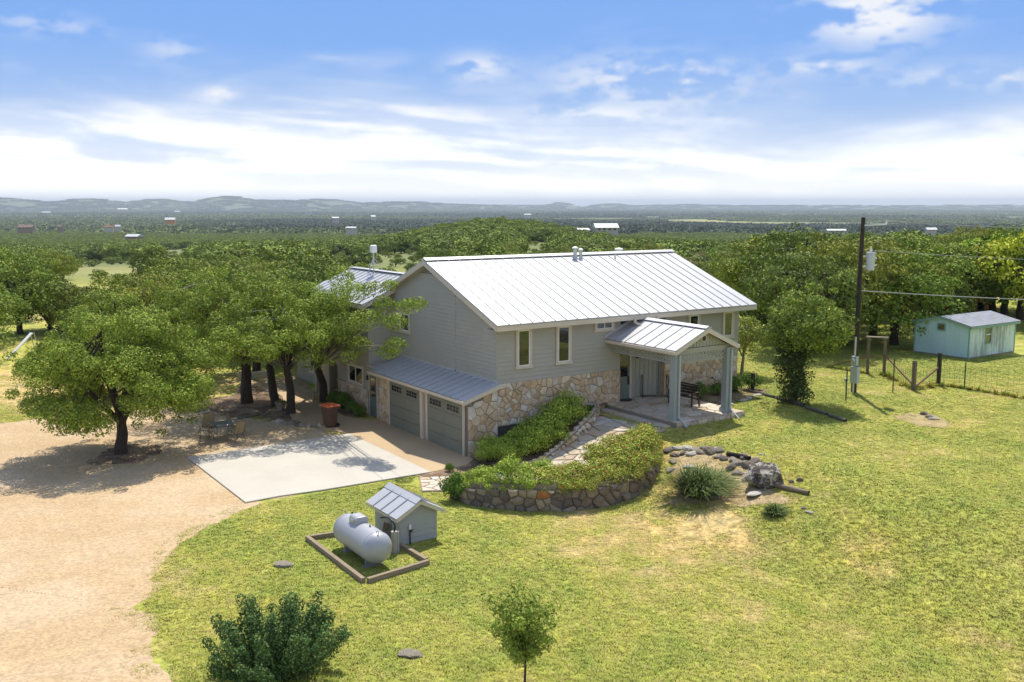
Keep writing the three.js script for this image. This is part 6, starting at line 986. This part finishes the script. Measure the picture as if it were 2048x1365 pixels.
// ---------------------------------------------------------------- trees by the far corner of the house
{
  const R = rng(97); { const p = at(1482, 750), g = oakGeo({ seed: 121, h: 3.6, w: 2.9, trunk: 1.05, lean: [0.15, 0], limbs: 5, per: 6, leaves: 210, len: 0.11, cr: 0.48, pal: [...OLIVE, DULL[1], OAK[3]], r: 0.085, sprays: 30 }); placeTree('crape_myrtle', 'small vase shaped tree with pale stems beside the far corner of the house', 'tree', null, g, [p.x, p.y, p.z], 0, 1, { bark: paleBark }); }
  const p = at(1584, 806), g = oakGeo({ seed: 122, h: 5.5, w: 3.4, trunk: 2.7, lean: [0.45, 0.3], limbs: 6, per: 7, leaves: 520, len: 0.12, cr: 0.8, pal: [...OAK, ...JUNIPER], r: 0.17, sprays: 60 });
  const t = placeTree('vine_oak', 'oak with a trunk wrapped in dark climbing vine beside the fence line', 'tree', null, g, [p.x, p.y, p.z]);
  const L = new Leaves([[0.045, 0.075, 0.02], [0.06, 0.10, 0.022], [0.085, 0.12, 0.025], [0.035, 0.055, 0.02], [0.13, 0.12, 0.035]]); for (let i = 0; i < 70; i++) { const y = 0.2 + 3.6 * i / 70, a = R() * 6.28, r = 0.2 + 0.62 * R(); L.clump(V3(Math.cos(a) * r + 0.05 * y, y, Math.sin(a) * r), 0.42, 130, 0.11, R, { squash: 1.1, floor: 0.03 }); } part('vine', L.geo(), leafMat, t);
}
// ---------------------------------------------------------------- buildings far behind
{
  const wallW = std([0.45, 0.42, 0.36], 0.8), wallT = std([0.27, 0.19, 0.13], 0.85), wallG = std([0.30, 0.29, 0.27], 0.85), roofW = std([0.55, 0.55, 0.54], 0.6), roofB = std([0.20, 0.14, 0.11], 0.85), roofG = std([0.45, 0.46, 0.47], 0.5), roofR = std([0.30, 0.10, 0.07], 0.8);
  function far(name, label, px, py, d, w, dep, h, rise, wall, roof, turn, wins = 3) {
    const dir = rayTo(px, py); const k = d / Math.hypot(dir.x, dir.z); const x = EYE.x + dir.x * k, z = EYE.z + dir.z * k, yBase = EYE.y + dir.y * k; const t = thing(name, label, 'building', [x, yBase, z], YAW - Math.PI / 2 + turn);
    h *= 0.75; rise *= 0.9; if (d > 600) { w *= 0.82; dep *= 0.82; } part('wall', boxUV(b2(-w / 2, w / 2, -6, h, -dep / 2, dep / 2)), wall, t); const s = new THREE.Shape(); s.moveTo(-dep / 2 - 0.6, h); s.lineTo(dep / 2 + 0.6, h); s.lineTo(0, h + rise); s.closePath(); part('roof', new THREE.ExtrudeGeometry(s, { depth: w + 1, bevelEnabled: false }).rotateY(Math.PI / 2).translate(-w / 2 - 0.5, 0, 0), roof, t);
    for (let i = 0; i < wins; i++) part(i === 1 ? 'door' : 'window', bx(w * 0.11, h * 0.45, 0.1, (i - (wins - 1) / 2) * w / (wins + 0.3), h * 0.5, dep / 2 + 0.06), M.glass, t); return t;
  }
  far('far_house', 'white farmhouse with a big pale roof on the wooded rise behind the main roof', 1211, 462, 560, 13, 9, 2.6, 2.6, wallW, roofW, 0.12, 4); far('far_shed', 'tan shed with a grey roof next to the white farmhouse', 1165, 470, 540, 6, 5, 3.6, 1.2, wallT, roofG, 0.3, 1); far('far_carport', 'low dark open shed below the tan shed on the wooded rise', 1142, 473, 500, 6, 4, 1.5, 0.5, wallG, roofG, 0, 0);
  far('far_barn', 'long brown barn with a white roof at the edge of the dark wood', 268, 478, 950, 16.1, 9.6, 3, 2.4, wallT, roofW, -0.3, 2); far('far_house', 'wide brown house with a low brown roof among the trees', 52, 458, 1500, 23.6, 12, 3, 4, wallT, roofB, 0.1, 4); far('far_shed', 'small pinkish outbuilding beside the wide brown house', 120, 457, 1500, 7.4, 6, 3, 2.4, wallT, roofB, 0, 1);
  far('far_house', 'large orange walled house with a white roof on the dark ridge', 340, 443, 2100, 23.6, 14.4, 4.5, 4.8, std([0.55, 0.25, 0.10], 0.85), roofW, 0.2, 4); far('far_house', 'long low house with red and white roofs on the plain', 218, 457, 1650, 16.1, 7.2, 2.6, 3.2, wallW, roofR, 0.1, 3); far('far_barn', 'white barn standing right of the red roofed house', 236, 456, 1660, 9.9, 7.2, 3, 2.8, wallW, roofW, 0, 2);
  far('far_house', 'white walled house standing above the dark wood near the rise', 671, 440, 2000, 16.1, 8.4, 5.2, 2.4, wallW, roofG, 0.1, 4); far('far_shed', 'cream pyramid roofed house on the dark ridge', 746, 435, 2300, 12.4, 9.6, 2.2, 4, wallW, roofW, 0.4, 2); far('far_barn', 'pale roofed ranch building low in the trees left of the rise', 703, 459, 1100, 13.6, 7.2, 2.2, 1.6, wallW, roofG, -0.2, 3);
  far('far_barn', 'pale warehouse on the far plain', 245, 421, 5200, 55.8, 30, 6.8, 6.4, wallW, roofW, 0.2, 2); far('far_house', 'cluster house with pale roofs on the left plain', 93, 428, 4000, 37.2, 18, 6, 4.8, wallW, roofG, 0.1, 3); far('far_barn', 'thin white roof on the far plain under the hills', 355, 425, 4600, 31, 15.6, 4.5, 4, wallW, roofW, -0.1, 2); far('far_barn', 'white long building on the far plain beyond the rise', 1055, 431, 3200, 27.3, 12, 3.8, 2.4, wallW, roofW, 0.2, 2);
  far('far_house', 'pink walled house glimpsed through the oaks beyond the house', 1624, 548, 120, 6, 6, 2.2, 1, std([0.62, 0.46, 0.40], 0.85), roofW, 0.1, 2); far('far_shed', 'rusty orange shed under the oaks behind the turquoise shed', 1908, 628, 92, 5, 4, 2.2, 0.8, std([0.45, 0.20, 0.07], 0.85), std([0.30, 0.14, 0.06], 0.85), 0.2, 2); far('far_house', 'white roof beyond the treetops behind the utility pole', 1862, 463, 700, 7.4, 4.8, 1.5, 1.6, wallW, roofW, 0, 2); far('far_barn', 'row of pale roofs beyond the treetops left of the utility pole', 1672, 464, 640, 13.6, 4.8, 1.2, 1, wallW, roofW, 0, 3);
}
// ---------------------------------------------------------------- grass blades over the lawn
{
  const P = [], Cc = [], N = []; const R = rng(31); for (let i = 0; i < 9; i++) { const a = R() * 6.28, l = 0.035 + 0.035 * R(), o = 0.05 * R(), x = Math.cos(a * 3) * o, z = Math.sin(a * 3) * o, ca = Math.cos(a), sa = Math.sin(a), w = 0.007; P.push(x + sa * w, 0, z - ca * w, x - sa * w, 0, z + ca * w, x + ca * l * 0.8, l, z + sa * l * 0.8); for (let k = 0; k < 3; k++) { N.push(ca * -0.3, 0.95, sa * -0.3); Cc.push(1, 1, 1); } }
  const g = new THREE.BufferGeometry(); g.setAttribute('position', new THREE.Float32BufferAttribute(P, 3)); g.setAttribute('normal', new THREE.Float32BufferAttribute(N, 3));
  const drive = pxs([...driveEdge, [700, 960], [700, 872], [600, 850], [400, 826], [300, 818], [110, 834], [0, 848], [-160, 862]]).concat([[-42, -2], [-40, 16], [-27, 21], [-19.2, 17]]);
  const wl = wallLine.getPoints(24).map(p => [p.x, p.z]).concat([[5.5, 4.9], [5.5, 0], [-1.6, 0], [-4.2, 1.0], [-5.6, 2.0]]);
  const edgePts = ragged(pxs(driveEdge), 0.3, 0.5, 411); const list = [], cols = []; const half = Math.PI * 31 / 180;
  for (let n = 0; n < 560000 && list.length < 300000; n++) {
    const d = 17 + 52 * Math.pow(R(), 0.9), ar = (R() * 2 - 1) * half, x = EYE.x + d * (FWD.x * Math.cos(ar) + RGT.x * Math.sin(ar)), z = EYE.z + d * (FWD.z * Math.cos(ar) + RGT.z * Math.sin(ar));
    if (x > -4.7 && x < 17 && z < 0.1) continue; if (x > 5.2 && x < 10.5 && z < 4.95 && z > -1) continue; if (x > -11.7 && x < -1.3 && z < 1.3 && z > -20) continue; if (x > -9.1 && x < -7.6 && z > 6.3 && z < 8.15) continue;
    if (inPoly([x, z], wl)) continue; const dr = inPoly([x, z], drive); if (dr) { let bd = 9; for (const [ex, ez] of edgePts) bd = Math.min(bd, (ex - x) ** 2 + (ez - z) ** 2); if (bd > 0.8 || R() < 0.5 + bd || fbm(x * 1.8, z * 1.8, 2, 78) < 0.5) continue; } if (noGrass.some((q, i) => i > 0 && inPoly([x, z], q))) continue; if (R() < 0.25 && softGround.some(q => inPoly([x, z], q))) continue;
    const m = lawnMix(x, z); if (m < 0.16 && R() < 0.7) continue; let c = lawnColor(x, z); const dry = R() < 0.24 * (1.3 - m) + 0.04; if (dry) c = mix3(c, [0.50, 0.40, 0.16], 0.7); const k = 0.86 + 0.34 * R(); cols.push(C(c[0] * k, c[1] * k, c[2] * k)); const s = 0.6 + 0.6 * R(); list.push(M4(x, E(x, z) - 0.003, z, R() * 6.28, s * 1.1, s * (0.35 + 0.5 * m)));
  }
  instanced('lawn_grass', g, new THREE.MeshStandardMaterial({ color: C(1, 1, 1), roughness: 0.9, side: THREE.DoubleSide }), list, cols); console.log('grass', list.length);
}
renderer.render(scene, camera);
